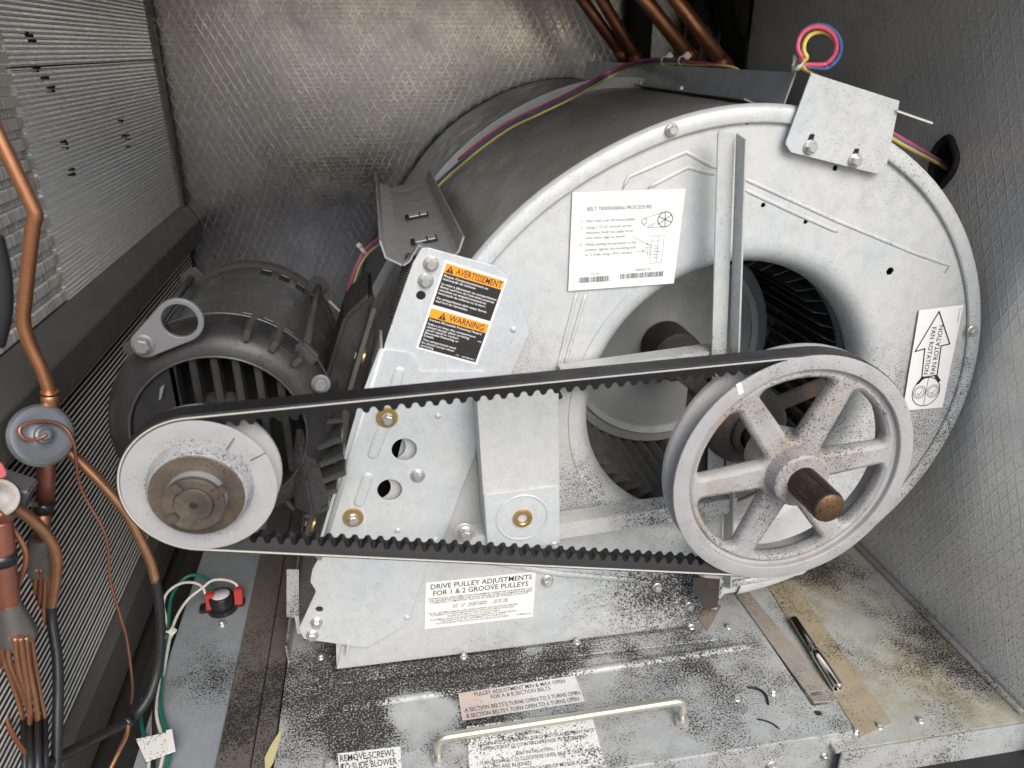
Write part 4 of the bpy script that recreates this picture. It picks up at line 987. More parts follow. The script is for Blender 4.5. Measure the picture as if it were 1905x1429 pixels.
# torn fins: dark patches where fins are flattened
for (x, y, w, h) in ((57, 70, .010, .006), (92, 160, .012, .009), (125, 268, .008, .008), (230, 230, .006, .018), (135, 320, .006, .004), (70, 122, .006, .006), (240, 262, .005, .012)):
    q = at(x, y, X=XC)
    for j in range(3):
        yy = q.y + random.uniform(-w, w); zz = q.z + random.uniform(-h, h)
        part('flattened_fin', MB().box((XC - .006, yy - w*.35, zz - .0014), (XC + .0006, yy + w*.35, zz + .0014)).mesh('flattened_fin'), m_ins, co)
# broad tube bands of the near slab
zb = .40; k = 0
while zb < .79:
    hgt = .0125 if k % 2 == 0 else .0085
    part('tube_band', MB().box((XC - .012, -.45, zb), (XC + (.001 if k % 2 == 0 else -.003), YE - .0015 + random.uniform(-.002, .002), zb + hgt - .0012)).mesh('tube_band', bevel=.0006), m_band, co)
    zb += hgt; k += 1
rl = [(XC - .004, .418), (XC + .001, .418), (XC + .020, .384), (XC + .020, .346), (XC + .014, .340), (XC - .004, .340)]
part('coil_rail', MB().ext(rl, (0,0,0), (1,0,0), (0,0,1), (0,1,0), -.45, YB - .002).mesh('coil_rail', bevel=.001), m_rail, co)
part('end_post', MB().box((XC - .004, YB - .032, .36), (XC + .004, YB - .010, ZT - .005)).mesh('end_post', bevel=.001), m_rail, co)
br_ = [(XC - .004, .034), (XC + .003, .034), (XC + .010, .022), (XC + .012, -.030), (XC - .004, -.030)]
part('base_rail', MB().ext(br_, (0,0,0), (1,0,0), (0,0,1), (0,1,0), -.45, YB - .002).mesh('base_rail', bevel=.001), m_rail, co)
for k in range(10):
    q = Vector((XC + .0042, YB - .021, .44 + .036*k)); part('post_hole', MB().lathe([(.0001,0),(.0022,0)], q, (1,0,0), 8).mesh('post_hole'), m_void, co)

# ------------------------------------------------------------------ copper pipework
def pipe(name, label, pts, r, m, cat='pipe', group=None, n=8, sides=14, par=None):
    P = [at(x, y, Y=yy) for x, y, yy in pts]; me = MB().tube(spline(P, n), r, sides).mesh(name)
    if par: return part(name, me, m, par)
    return tag(part(name, me, m), label, cat, group)
pipe('copper_pipe', 'bent copper pipe crossing the coil down to the round valve head', [(-25,205,-.02),(8,275,-.02),(58,380,-.02),(66,402,-.02),(60,430,-.02),(46,560,-.02),(44,600,-.02),(55,640,-.02),(76,685,-.02),(90,722,-.02),(93,738,-.02)], .0060, m_copper)
tx = thing('expansion_valve', 'pewter disc-headed expansion valve on the copper line', 'valve', at(85,860,Y=-.025))
tc = at(78,810,Y=-.045); ta_ = (CAM - tc).normalized() + Vector((.30,.20,-.05)); ta_.normalize()
part('valve_head', MB().lathe([(.0001,.0085),(.0045,.0085),(.0055,.006),(.0075,.0055),(.0085,.003),(.014,.0015),(.0205,.0035),(.0265,.0025),(.0288,.0),(.0285,-.004),(.022,-.010),(.010,-.016),(.0001,-.017)], tc, ta_, 44).mesh('valve_head', auto=.6), m_brass, tx)
e1 = ta_.orthogonal().normalized(); e1 = (Vector((1,0,0)) - ta_*ta_.x).normalized(); e2 = ta_.cross(e1)
if e2.z < 0: e2 = -e2
cp = [tc + ta_*.0095, tc + e1*(-.008) + e2*(-.004) + ta_*.008, tc + e1*(-.018) + e2*(-.002) + ta_*.0075, tc + e1*(-.020) + e2*.007 + ta_*.0075, tc + e1*(-.006) + e2*.0125 + ta_*.0075, tc + e1*.013 + e2*.009 + ta_*.007, tc + e1*.024 + e2*(-.006) + ta_*.006]
cp += [at(x, y, Y=yy) for x, y, yy in ((142,860,-.035),(147,895,-.032),(162,932,-.03),(190,980,-.03),(201,1020,-.03),(205,1080,-.03),(222,1140,-.03),(236,1190,-.03),(246,1270,-.03),(244,1310,-.03))]
part('capillary_tube', MB().tube(spline(cp, 8), .0015, 8).mesh('capillary_tube'), m_copper2, tx)
part('inlet_sleeve', MB().tube([at(x,y,Y=-.022) for x, y in ((92,728),(93,742),(94,790))], .0078, 16).mesh('inlet_sleeve'), m_copper, tx)
part('solder_ring', MB().tube([at(92,729,Y=-.022), at(92.3,733,Y=-.022)], .0082, 16).mesh('solder_ring'), m_void, tx)
part('outlet_pipe', MB().tube([at(x,y,Y=-.028) for x, y in ((87,840),(86,870),(84,940))], .0080, 16).mesh('outlet_pipe'), m_copper2, tx)
part('clamp_band', MB().tube([at(x,y,Y=-.030) for x, y in ((83,932),(81,950))], .0092, 16).mesh('clamp_band'), m_blkpl, tx)
part('valve_neck', MB().tube([at(x,y,Y=-.030) for x, y in ((82,950),(77,1002))], .0072, 16).mesh('valve_neck'), m_copper2, tx)
def distributor(lbl, top, bot, r0, r1, y, tubes, seed):
    d = thing('distributor', lbl, 'distributor', at(*bot, Y=y))
    a, b = at(*top, Y=y), at(*bot, Y=y); axv = (b-a)
    part('cone', MB().lathe([(.0001,0),(r0,0),(r0*1.03,axv.length*.12),(r1,axv.length*.88),(r1,axv.length),(r1*.92,axv.length*1.01),(.0001,axv.length*1.01)], a, axv, 32).mesh('cone', auto=.6), m_cone, d)
    for L in tubes:
        P = [at(x, yy, Y=y + dy) for x, yy, dy in L]
        part('feeder_tube', MB().tube(spline(P, 6), .0023, 8).mesh('feeder_tube'), random.choice((m_copper2, m_brazed, m_brazed)), d)
        if L[-1][1] > 1300:
            q = P[-1]; q2 = at(L[-1][0] + (L[-1][0]-L[-2][0])*.25, 1450, Y=y + L[-1][2] - .05)
            part('tube_sleeve', MB().tube([q - (q2-q).normalized()*.002, q2], .0030, 8).mesh('tube_sleeve'), m_sleeve, d)
    return d
distributor('dark cone distributor hanging below the expansion valve', (74,1000), (72,1060), .0098, .0150, -.032,
    [[(52,1055,0),(48,1090,.004),(38,1140,.008),(34,1170,.01)], [(60,1058,-.01),(56,1095,-.008),(44,1150,0),(40,1180,.004)], [(68,1058,-.012),(64,1100,-.012),(52,1160,-.006),(46,1190,0)], [(76,1058,-.012),(74,1105,-.012),(66,1160,-.01),(60,1200,-.01)], [(84,1055,-.008),(83,1100,-.01),(80,1160,-.012),(72,1210,-.012)], [(88,1052,0),(88,1100,0),(82,1150,.0),(78,1190,.0)]], 1)
distributor('larger dark cone distributor with splayed feeder tubes at the lower left', (14,1122), (33,1186), .0100, .0155, -.145,
    [[(8,1180,0),(6,1220,.0),(30,1290,.0),(44,1340,.0)], [(18,1184,-.012),(18,1230,-.01),(42,1290,-.006),(62,1345,0)], [(28,1186,-.015),(34,1240,-.014),(52,1300,-.008),(58,1342,-.004)], [(38,1186,-.015),(44,1230,-.014),(54,1300,-.012),(56,1350,-.012)], [(48,1184,-.010),(54,1240,-.010),(66,1300,-.010),(70,1342,-.01)], [(57,1178,0),(64,1230,0),(76,1300,0),(83,1338,0)]], 2)
vb = thing('valve_body', 'pale grey valve body at the left picture edge', 'valve', at(0,930,Y=-.09))
vq = at(-6,928,Y=-.10)
part('valve_cap', MB().lathe([(.0001,.004),(.009,.004),(.0125,.006),(.0165,.006),(.018,.003),(.018,-.010),(.0001,-.010)], vq, (.45,-.75,.45), 36).mesh('valve_cap', auto=.6), m_cone, vb)
part('hex_body', MB().obox(at(10,915,Y=-.075), (.85,0,-.5), (0,1,0), (.5,0,.85), .020, .012, .016).mesh('hex_body', bevel=.002), m_brass, vb)
part('clamp_screw', MB().tube([at(40,934,Y=-.06), at(66,938,Y=-.04)], .0032, 10).mesh('clamp_screw'), m_zinc, vb)
pipe('copper_pipe', 'thick brazed copper elbow curving down beside the cone distributor', [(10,932,-.095),(30,945,-.09),(58,966,-.085),(84,992,-.08),(101,1020,-.078),(106,1050,-.076),(102,1090,-.075),(95,1128,-.074)], .0050, m_brazed)
pipe('sleeved_tube', 'straight tube in black sleeve below the brazed copper elbow', [(95,1126,-.074),(97,1160,-.080),(107,1230,-.10),(108,1320,-.13),(104,1445,-.17)], .0048, m_sleeve, 'tube')
pipe('copper_pipe', 'heat-stained pinkish copper pipe above the larger cone at the left edge', [(0,968,-.140),(4,1010,-.142),(9,1060,-.144),(15,1128,-.145)], .0092, m_copper2)
tag(part('pipe_clamp', MB().tube([at(4,1026,Y=-.143), at(7,1046,Y=-.143)], .0105, 18).mesh('pipe_clamp'), m_blkpl), 'black clamp band round the heat-stained pipe at the left edge', 'clamp')
pipe('copper_capillary', 'thin copper capillary bowing across in front of the cone distributor', [(-6,950,-.13),(12,968,-.13),(32,995,-.13),(46,1022,-.13),(48,1045,-.13),(40,1072,-.13),(26,1110,-.13),(12,1150,-.13),(2,1190,-.13),(-2,1240,-.13),(4,1290,-.13),(16,1350,-.15),(40,1390,-.17),(84,1440,-.20)], .0022, m_copper)
pipe('copper_pipe', 'copper suction pipe running behind the motor pulley', [(124,836,-.02),(142,852,-.02),(165,874,-.02),(195,905,-.02),(235,955,-.02),(262,1005,-.02),(280,1045,-.02),(290,1082,-.02)], .0050, m_brazed)
pipe('black_hose', 'long black sleeved tube sweeping along the floor at the foot of the coil', [(289,1076,-.02),(296,1120,-.02),(299,1180,-.02),(294,1240,-.025),(280,1290,-.04),(255,1328,-.055),(232,1346,-.07),(200,1362,-.09),(150,1388,-.125),(100,1415,-.16),(40,1450,-.20)], .0050, m_sleeve, 'tube')
tag(part('cable_tie', MB().lathe([(.0055,-.004),(.0070,-.004),(.0070,.004),(.0055,.004)], at(236,1344,Y=-.068), at(232,1346,Y=-.07) - at(255,1328,Y=-.055), 20, closed=True).mesh('cable_tie'), m_blkpl), 'black cable tie knotted round the sleeved tube', 'cable tie')
pipe('copper_capillary', 'short copper capillary end hanging below the black sleeved tube', [(240,1335,-.066),(236,1365,-.08),(220,1400,-.10),(198,1445,-.12)], .0022, m_copper)
pipe('black_hose', 'black hose end curving in at the left picture edge', [(-14,440,-.10),(-2,490,-.10),(4,540,-.10),(2,590,-.10),(-10,640,-.10)], .0075, m_sleeve, 'hose')
tag(part('marker_flag', MB().ext(pxs([(-8,855),(4,866),(12,882),(6,890),(-8,890)], Y=-.12), (0,-.12,0), (1,0,0), (0,0,1), (0,1,0), 0, .002).mesh('marker_flag', bevel=.0006), mk_plain('pink_tape', (.62,.14,.16), .6)), 'scrap of pink tape at the left picture edge', 'tape')
# pipes behind the beam
for i, (lbl, a, b_, r, m) in enumerate((('dark copper riser furthest left behind the beam', (1062,-30), (1172,122), .0095, m_dcop), ('dark copper riser second from left behind the beam', (1102,-30), (1192,124), .0095, m_dcop),
        ('bright copper riser second from right behind the beam', (1176,-30), (1296,122), .0118, m_copper), ('bright copper riser furthest right behind the beam', (1236,-30), (1356,132), .0118, m_copper))):
    A, B = at(*a, Y=.60 - .02*i), at(*b_, Y=.60 - .02*i); u_ = (B-A)
    p = thing('copper_riser', lbl, 'pipe', B, 'copper risers behind the beam')
    part('pipe_run', MB().tube([A - u_*.6, B + u_*.5], r, 16).mesh('pipe_run'), m, p)
    part('solder_joint', MB().tube([A + u_*(.80 + .04*(i % 2)), A + u_*(.93 + .02*(i % 2))], r*1.16, 16).mesh('solder_joint'), m_copper2 if i > 1 else m_dcop, p)
for i, (x0, x1, lbl) in enumerate(((1176, 1212, 'black upright post behind the copper risers'), (1284, 1304, 'narrow black upright post by the rightmost copper riser'))):
    a, b_ = at(x0, 60, Y=.78), at(x1, 60, Y=.78)
    tag(part('upright_post', MB().box((a.x, .775, -.05), (b_.x, .80, ZT - .003)).mesh('upright_post', bevel=.001), m_ins), lbl, 'post')
fp_ = [at(x, y, Y=.70) for x, y in ((1358,-60),(1366,10),(1380,60),(1405,105),(1440,140))]
fl_ = [(p.x, p.z) for p in fp_] + [(XR - .002, fp_[-1].z - .05), (XR - .002, fp_[0].z)]
tag(part('insulation_flap', MB().ext(fl_, (0,0,0), (1,0,0), (0,0,1), (0,1,0), .70, .80).mesh('insulation_flap', bevel=.004), m_ins), 'black insulation flap in the dark back right corner', 'insulation')  # black shape added where the right wall lies dark

# ------------------------------------------------------------------ wiring
WM = (('pink', m_wpink), ('blue', m_wblue), ('yellow', m_wyel))
lp = lf - bu*.0
def beam_pt(x, y):
    q0 = P1b
    yq = min((abs((Vector((q0.x, k/200, q0.z)) - at(x,y,Y=k/200)).length), k/200) for k in range(0, 150))[1]
    return at(x, y, Y=yq)
P1b = w0 + Vector((0,0,.006))
for i, (nm, m) in enumerate(WM):
    o = (-6, 0, 6)[i]
    P = [at(633 + o, 640, Y=.30), at(640 + o*.9, 590, Y=.30), at(650 + o*.7, 545, Y=.30), at(664 + o*.5, 500, Y=.30), at(682 + o*.4, 468 + o*.6, Y=.31), at(712, 442 + o, Y=.33), at(760, 392 + o, Y=.36)]
    P += [on_scroll(x + o*.55, y + o*.75, .004 + .002*i) for x, y in ((822,332),(865,294),(905,262),(950,232),(1000,208),(1050,184))]
    P += [at(1095 + o*.4, 160 + o*.8, Y=.36), at(1140 + o*.2, 135 + o*.8, Y=.30), beam_pt(1188, 118 + o*.8), beam_pt(1240, 114 + o*.7), beam_pt(1290, 118 + o*.4), beam_pt(1335, 121), beam_pt(1360, 123) + Vector((.012, 0, -.006)), beam_pt(1370, 124) + Vector((.022, 0, -.034))]
    tag(part('motor_wire', MB().tube(spline(P, 8), .0018, 8).mesh('motor_wire'), m), f'{nm} wire draped over the curved top of the blower', 'wire', 'motor wires over the blower')
    # loop at the beam's near end, then on to the hole in the wall
    rr = (41, 36, 30)[i]; rr = (36, 41, 31)[i]
    L = [at(1470, 150, Y=.06), at(1474, 136, Y=.03)] + [at(1486, 124 + o*.4, Y=.0)]
    L += [at(1522 + rr*math.cos(R(t)), 84 + rr*.98*math.sin(R(t)), Y=-.005 + .004*i + .01*k/14) for k, t in enumerate(range(120, -190 + 1, -22))][:0]
    for k in range(14):
        t = R(75 - k*(290/13)); L.append(at(1520 + i*3 + rr*math.cos(t), 86 + i*2 + rr*math.sin(t), Y=.004 - .0015*k + .003*i))
    L += [at(1490 + o*.3, 122 + o*.3, Y=-.004), at(1530, 150, Y=.02), at(1600, 215, Y=.03)]
    L += [at(1655 + o*.3, 250 + o, Y=.05), at(1700, 276 + o*.8, Y=.07), at(1740, 298 + o*.6, X=XR - .012), at(1762, 312 + o*.5, X=XR + .02)]
    tag(part('harness_wire', MB().tube(spline(L, 6), .0022, 8).mesh('harness_wire'), m), f'{nm} wire looped above the beam and led into the wall hole', 'wire', 'looped harness wires')
def tie(lbl, p, axv, r, tail=None):
    t = thing('cable_tie', lbl, 'cable tie', p)
    part('tie_loop', MB().lathe([(r,-.0022),(r+.0012,-.0022),(r+.0012,.0022),(r,.0022)], p, axv, 20, closed=True).mesh('tie_loop'), m_tie, t)
    e = Vector(axv).normalized().orthogonal()
    part('tie_head', MB().obox(p + e*(r+.001), e, Vector(axv).normalized(), e.cross(Vector(axv).normalized()), .0028, .0032, .003).mesh('tie_head', bevel=.0006), m_tie, t)
    if tail: part('tie_tail', MB().bar(p, tail, (0,.5,.8), .0034, .0012).mesh('tie_tail'), m_tie, t)
tie('white cable tie gathering the wire loop above the beam tab', at(1484,119,Y=-.004), at(1500,128,Y=0)-at(1470,112,Y=0), .0050)
for x, l in ((1237,'first'),(1269,'second')): tie(f'{"left" if x < 1250 else "right"} one of two small white ties on the wires at the beam top', beam_pt(x, 113), (0,1,.02), .0048)
tie('white cable tie round the wires low behind the motor', at(645,592,Y=.30), (0,.1,1), .0065, at(612,560,Y=.29))
tie('white cable tie round the wires beside the channel bracket', at(676,466,Y=.31), (.6,0,.5), .0055)
tag(part('tie_tail', MB().bar(at(1668,206,Y=-.012), at(1734,229,Y=-.014), (0,1,.3), .0030, .0015).mesh('tie_tail'), m_tie), 'loose white tie tail pointing out right of the beam tab', 'cable tie')

# limit switch on the floor sheet
ZS = -.012
sw0 = at(415,1132,Z=ZS)
sw = thing('limit_switch', 'small black round limit switch with red terminals on the blue-grey sheet', 'switch', sw0)
part('body', MB().lathe([(.0001,.024),(.0150,.024),(.0162,.022),(.0162,.008),(.020,.007),(.020,.0),(.0001,.0)], sw0, (0,0,1), 32).mesh('body', auto=.6), m_blkpl, sw)
part('cap_label', MB().lathe([(.0001,.0246),(.0118,.0246),(.0120,.0240)], sw0, (0,0,1), 28).mesh('cap_label'), mk_plain('lilac_paper', (.62,.60,.66), .5), sw)
part('flange', MB().obox(sw0 + Vector((0,0,.006)), (1,.12,0), (-.12,1,0), (0,0,1), .029, .009, .003).mesh('flange', bevel=.002), m_blkpl, sw)
for (x, y) in ((391,1118),(444,1108)):
    q = at(x, y, Z=ZS + .018); part('terminal', MB().obox(q, (1,0,0), (0,1,0), (.05,.25,1), .0052, .0045, .0110).mesh('terminal', bevel=.0012), m_red, sw)
bolt(sw, at(414,1162,Z=ZS), (0,0,1), BM_S, 'screw', scale=1.15)
def wire(lbl, pts, m, r=.0019, name='switch_wire'):
    P = [at(x, y, Z=z) for x, y, z in pts]; return tag(part(name, MB().tube(spline(P, 8), r, 8).mesh(name), m), lbl, 'wire', 'switch wires')
wire('white wire arching from the near switch terminal', [(382,1105,.010),(376,1092,.018),(360,1084,.022),(335,1086,.02),(312,1102,.015),(304,1124,.008),(309,1150,.0),(314,1180,-.004),(308,1230,-.004),(296,1290,-.004),(284,1360,-.003),(275,1445,-.002)], m_wwht)
wire('white wire arching over to the far switch terminal', [(442,1096,.012),(438,1086,.02),(420,1079,.024),(395,1080,.024),(375,1095,.018),(350,1115,.012),(330,1145,.004),(318,1180,-.002),(306,1240,-.004),(292,1300,-.003),(292,1335,-.002),(301,1370,.0),(304,1400,.0),(294,1445,.0)], m_wwht)
wire('green wire from the switch down along the floor sheet', [(392,1098,.012),(388,1080,.018),(372,1071,.02),(350,1072,.02),(330,1090,.014),(318,1115,.008),(314,1150,.0),(313,1180,-.004),(306,1230,-.004),(298,1290,-.004),(301,1330,-.003),(310,1360,-.002),(318,1390,-.002),(305,1445,-.002)], m_wgrn, .0023)
wire('short green wire at the floor edge beside the black sleeved tube', [(264,1300,-.012),(262,1335,-.008),(268,1375,-.004),(275,1420,-.002)], m_wgrn, .0022)
wire('dark brown wire bundled with the switch wires', [(318,1178,-.006),(302,1240,-.005),(290,1300,-.004),(286,1360,-.003),(284,1445,-.002)], m_wblk, .0026)
tie('white cable tie holding the switch wires together', at(313,1181,Z=-.004), (.2,1,0), .0052)
wt_ = thing('wire_tag', 'cream printed tag wrapped round the switch wires', 'tag', at(290,1395,Z=0))
tg = [at(253,1376,Z=.004), at(318,1362,Z=.006), at(326,1398,Z=.006), at(272,1418,Z=.004)]
n_ = (tg[1]-tg[0]).cross(tg[2]-tg[0]).normalized()*.0008
part('tag_paper', MB().add([*tg, *[p - n_ for p in tg]], [(0,1,2,3),(7,6,5,4),(0,4,5,1),(1,5,6,2),(2,6,7,3),(3,7,4,0)]).mesh('tag_paper'), m_paperk, wt_)
tg = [at(309,1360,Z=.007), at(320,1357,Z=.009), at(327,1398,Z=.009), at(312,1402,Z=.007)]
part('tag_fold', MB().add([*tg, *[p - n_ for p in tg]], [(0,1,2,3),(7,6,5,4),(0,4,5,1),(1,5,6,2),(2,6,7,3),(3,7,4,0)]).mesh('tag_fold'), m_paper, wt_)

# ------------------------------------------------------------------ loose things on the deck
so0, so1 = at(1476,1152,Z=ZP+.007), at(1559,1279,Z=ZP+.007); sa = (so1-so0); L_ = sa.length
nd = thing('nut_driver', 'chrome nut driver bit lying on the stained pan', 'tool', (so0+so1)/2)
part('shank', MB().lathe([(.0001,0),(.0052,0),(.0058,.001),(.0058,L_*.44),(.0050,L_*.45),(.0050,L_*.475),(.0062,L_*.485),(.0062,L_*.505)], so0, sa, 24).mesh('shank', auto=.6), mk_plain('dark_chrome', (.30,.29,.28), .22, 1.0, .3, 40.0, .03), nd)
part('socket', MB().lathe([(.0062,L_*.505),(.0054,L_*.52),(.0062,L_*.53),(.0068,L_*.60),(.0072,L_*.985),(.0067,L_),(.0050,L_),(.0050,L_*.92),(.0001,L_*.92)], so0, sa, 24).mesh('socket', auto=.6), m_chrome, nd)
def scrap(lbl, pts, r):
    P = [at(x, y, Z=.0008 + r*.5) for x, y in pts]; sp_ = spline(P, 5); N = len(sp_)
    return tag(part('rubber_scrap', MB().tube(sp_, [r*.3] + [r]*(N-2) + [r*.3], 6).mesh('rubber_scrap'), m_belt), lbl, 'rubber scrap', 'rubber scraps on the deck')
scrap('thicker curved black rubber scrap beside a deck screw', [(1391,1279),(1408,1281),(1424,1292),(1430,1312)], .0014)
scrap('thin curved black rubber thread near the deck front', [(1409,1338),(1424,1341),(1438,1347),(1450,1356)], .0009)
tt = pxs([(526,1352),(520,1380),(508,1420),(494,1440),(492,1410),(505,1385)], Z=.001)
tag(part('torn_tape', plate('torn_tape', [tt], .0008, TOP(.0016), .0002), mk_plain('yellowed_tape', (.60,.52,.28), .55)), 'torn yellowed tape at the left edge of the deck', 'tape')
# ------------------------------------------------------------------ stickers with their print
_cap = None
def text_geo(s, bold=0.0):
    cu = bpy.data.curves.new('t', 'FONT'); cu.body = s; cu.size = 1.0; cu.resolution_u = 2; cu.offset = bold; cu.fill_mode = 'FRONT'
    me = c2m(cu); vs = [v.co.copy() for v in me.vertices]; fs = [tuple(p.vertices) for p in me.polygons]; bpy.data.meshes.remove(me); return vs, fs
_v, _ = text_geo('H'); CAPH = max(v.y for v in _v)
class Sticker:
    def __init__(s, name, lbl, corners, mat, lift=.0006, cat='sticker', **pl):
        s.c = [at(x, y, **pl) for x, y in corners]             # TL TR BR BL
        n = (s.c[1]-s.c[0]).cross(s.c[3]-s.c[0]).normalized()
        if n.dot(CAM - s.c[0]) < 0: n = -n
        s.n = n; s.lift = lift; s.layers = {}
        s.o = thing(name, lbl, cat, s.c[3])
        q = s.c; b = MB().add([*[p + n*lift*.5 for p in q], *[p - n*.0001 for p in q]], [(0,1,2,3),(0,4,5,1),(1,5,6,2),(2,6,7,3),(3,7,4,0)])
        part('sheet', b.mesh('sheet'), mat, s.o); s.z = 0
    def p(s, x, y, k=1):
        a = s.c[0].lerp(s.c[1], x); b = s.c[3].lerp(s.c[2], x); return a.lerp(b, y) + s.n*(s.lift*.5 + .00012*k)
    def geo(s, mat, pts, fs, k=1):
        s.layers.setdefault((mat.name, k), (mat, MB()))[1].add([s.p(x, y, k) for x, y in pts], fs)
    def rect(s, x0, y0, x1, y1, mat, k=1): s.geo(mat, [(x0,y0),(x1,y0),(x1,y1),(x0,y1)], [(0,1,2,3)], k)
    def poly(s, pts, mat, k=1): s.geo(mat, pts, [tuple(range(len(pts)))], k)
    def text(s, t, x0, yb, x1, h, mat, bold=0.0, k=2, skew=0.0):
        vs, fs = text_geo(t, bold); a, b = min(v.x for v in vs), max(v.x for v in vs)
        s.geo(mat, [(x0 + (v.x-a)/(b-a)*(x1-x0), yb - v.y/CAPH*h) for v in vs], fs, k)
    def vtext(s, t, x, y0, y1, h, mat, bold=0.0, k=2):
        """text running along the sheet's height from y0 to y1; cap height h across"""
        vs, fs = text_geo(t, bold); a, b = min(v.x for v in vs), max(v.x for v in vs); sg = 1 if y1 < y0 else -1
        s.geo(mat, [(x - sg*v.y/CAPH*h, y0 + (v.x-a)/(b-a)*(y1-y0)) for v in vs], fs, k)
    def line(s, pts, w, mat, k=2, asp=None, closed=False):
        asp = asp or ((s.c[1]-s.c[0]).length/(s.c[3]-s.c[0]).length)
        P = [Vector((x*asp, y)) for x, y in pts]
        if closed: P = P + [P[0]]
        for a, b in zip(P, P[1:]):
            d = (b-a)
            if d.length < 1e-6: continue
            d.normalize(); n = Vector((-d.y, d.x))*w/2
            s.geo(mat, [((q.x)/asp, q.y) for q in (a+n-d*w*.3, b+n+d*w*.3, b-n+d*w*.3, a-n-d*w*.3)], [(0,1,2,3)], k)
    def ring(s, x, y, r, w, mat, k=2, n=28):
        asp = ((s.c[1]-s.c[0]).length/(s.c[3]-s.c[0]).length)
        s.line([(x + r*math.cos(2*math.pi*i/n)/asp, y + r*math.sin(2*math.pi*i/n)) for i in range(n)], w, mat, k, closed=True)
    def bars(s, x0, x1, y0, y1, mat, seed):
        rg = random.Random(seed); x = x0
        while x < x1:
            w = rg.choice((.003,.005,.008)); s.rect(x, y0, min(x+w, x1), y1, mat, 2); x += w + rg.choice((.003,.004,.007))
    def done(s):
        for (nm, k), (mat, b) in s.layers.items(): part('printing', b.mesh('printing', fix=False), mat, s.o)['kind'] = 'stuff'

# warning sticker
s = Sticker('warning_sticker', 'orange and black bilingual warning sticker on the motor bracket', [(828,484),(944,520),(887,679),(773,648)], m_paper, Y=YK+.0022)
s.rect(.035,.025,.965,.485,m_bprint); s.rect(.035,.525,.965,.975,m_bprint)
s.rect(.035,.025,.965,.125,m_orange,2); s.rect(.035,.525,.965,.625,m_orange,2)
for (ty, tx_) in ((.115,.12), (.615,.24)):
    s.poly([(tx_-.062,ty),(tx_+.062,ty),(tx_,ty-.078)], m_ink, 3); s.rect(tx_-.007,ty-.052,tx_+.007,ty-.024,m_orange,4); s.rect(tx_-.007,ty-.018,tx_+.007,ty-.008,m_orange,4)
s.text('AVERTISSEMENT', .215,.108,.945,.066,m_ink,.012,3); s.text('WARNING', .345,.608,.905,.066,m_ink,.012,3)
for t, y, x1 in (('Risque d\'empoisonnement au',.165,.76),('monoxyde de carbone',.200,.575),('La mise à découvert ce compartiment',.253,.945),('fermé sauf lors de l\'entretien pourrait',.288,.925),('entraîner un empoisonnement au',.323,.81),('monoxyde de carbone ou la mort.',.358,.82),('Ce compartiment doit rester fermé,',.411,.865),('sauf lors de l\'entretien.',.446,.575)):
    s.text(t, .06, y, x1, .024, m_wink, .010, 3)
for t, y, x1 in (('Carbon Monoxide Poisoning Hazard',.660,.90),('Failure to keep this compartment',.708,.83),('closed except when servicing',.742,.74),('could result in Carbon',.776,.58),('Monoxide Poisoning or',.810,.60),('Death.',.844,.22),('This compartment must',.890,.60),('be closed except when',.924,.58),('servicing.',.958,.27)):
    s.text(t, .06, y, x1, .023, m_wink, .010, 3)
s.text('NMS', .885,.742,.945,.014,m_wink,.004,3); s.text('TC   101998-01C', .62,.958,.94,.017,m_wink,.006,3)
s.done()

# belt tensioning sheet
s = Sticker('belt_tension_sticker', 'white belt tensioning instruction sticker on the blower plate', [(1065,358),(1275,351),(1253,527),(1057,541)], m_paper, Y=-.0026, lift=.0012)
s.text('BELT TENSIONING PROCEDURE', .135,.185,.71,.037,m_ink,.004)
for t, x0, y, x1 in (('1-',.085,.300,.11),('Place belt over all three pulleys.',.135,.300,.575),('2-',.085,.365,.11),('Using a 15/16" wrench on the',.135,.365,.545),('tensioner body nut, apply force',.135,.418,.56),('until marks align as shown.',.135,.471,.50),('3-',.085,.540,.11),('While holding the tensioner in this',.135,.540,.60),('position, tighten the mounting bolt',.135,.593,.60),('to 22 ft-lbs using a 9/16" wrench',.135,.646,.57)):
    s.text(t, x0, y, x1, .029, m_ink2, .004)
s.ring(.845,.305,.078,.009,m_ink); s.ring(.655,.315,.028,.006,m_ink); s.ring(.71,.362,.016,.004,m_ink2); s.ring(.745,.355,.014,.004,m_ink2)
for k in range(3):
    a = R(60*k + 85); s.line([(.845 + .070*math.cos(a)/1.16, .305 + .070*math.sin(a)), (.845 - .070*math.cos(a)/1.16, .305 - .070*math.sin(a))], .008, m_ink)
s.line([(.655,.286),(.825,.228)], .005, m_ink); s.line([(.637,.335),(.69,.380),(.84,.384)], .004, m_ink2)
s.line([(.745,.760),(.745,.475),(.765,.465),(.785,.480),(.805,.465),(.805,.760),(.745,.760)], .004, m_ink2); s.line([(.805,.465),(.855,.468),(.855,.755),(.805,.760)], .004, m_ink2); s.line([(.745,.525),(.805,.525)], .004, m_ink2)
for k, y in enumerate((.58,.61,.64,.67,.70)): s.line([(.775,y),(.805 if k != 2 else .83,y)], .006, m_ink)
s.line([(.715,.560),(.735,.560),(.735,.670),(.715,.670),(.715,.560)], .004, m_ink2); s.line([(.69,.59),(.715,.59),(.715,.645),(.69,.645),(.69,.59)], .004, m_ink2)
s.line([(.55,.462),(.715,.560)], .004, m_ink); s.line([(.585,.632),(.685,.625)], .004, m_ink); s.poly([(.685,.625),(.665,.615),(.665,.637)], m_ink); s.poly([(.716,.561),(.694,.558),(.704,.543)], m_ink)
s.text('02/10', .20,.848,.275,.026,m_ink2); s.text('580263-01', .615,.835,.76,.026,m_ink2)
s.bars(.09,.375,.865,.925,m_ink2,1); s.bars(.475,.89,.855,.912,m_ink2,2)
s.done()

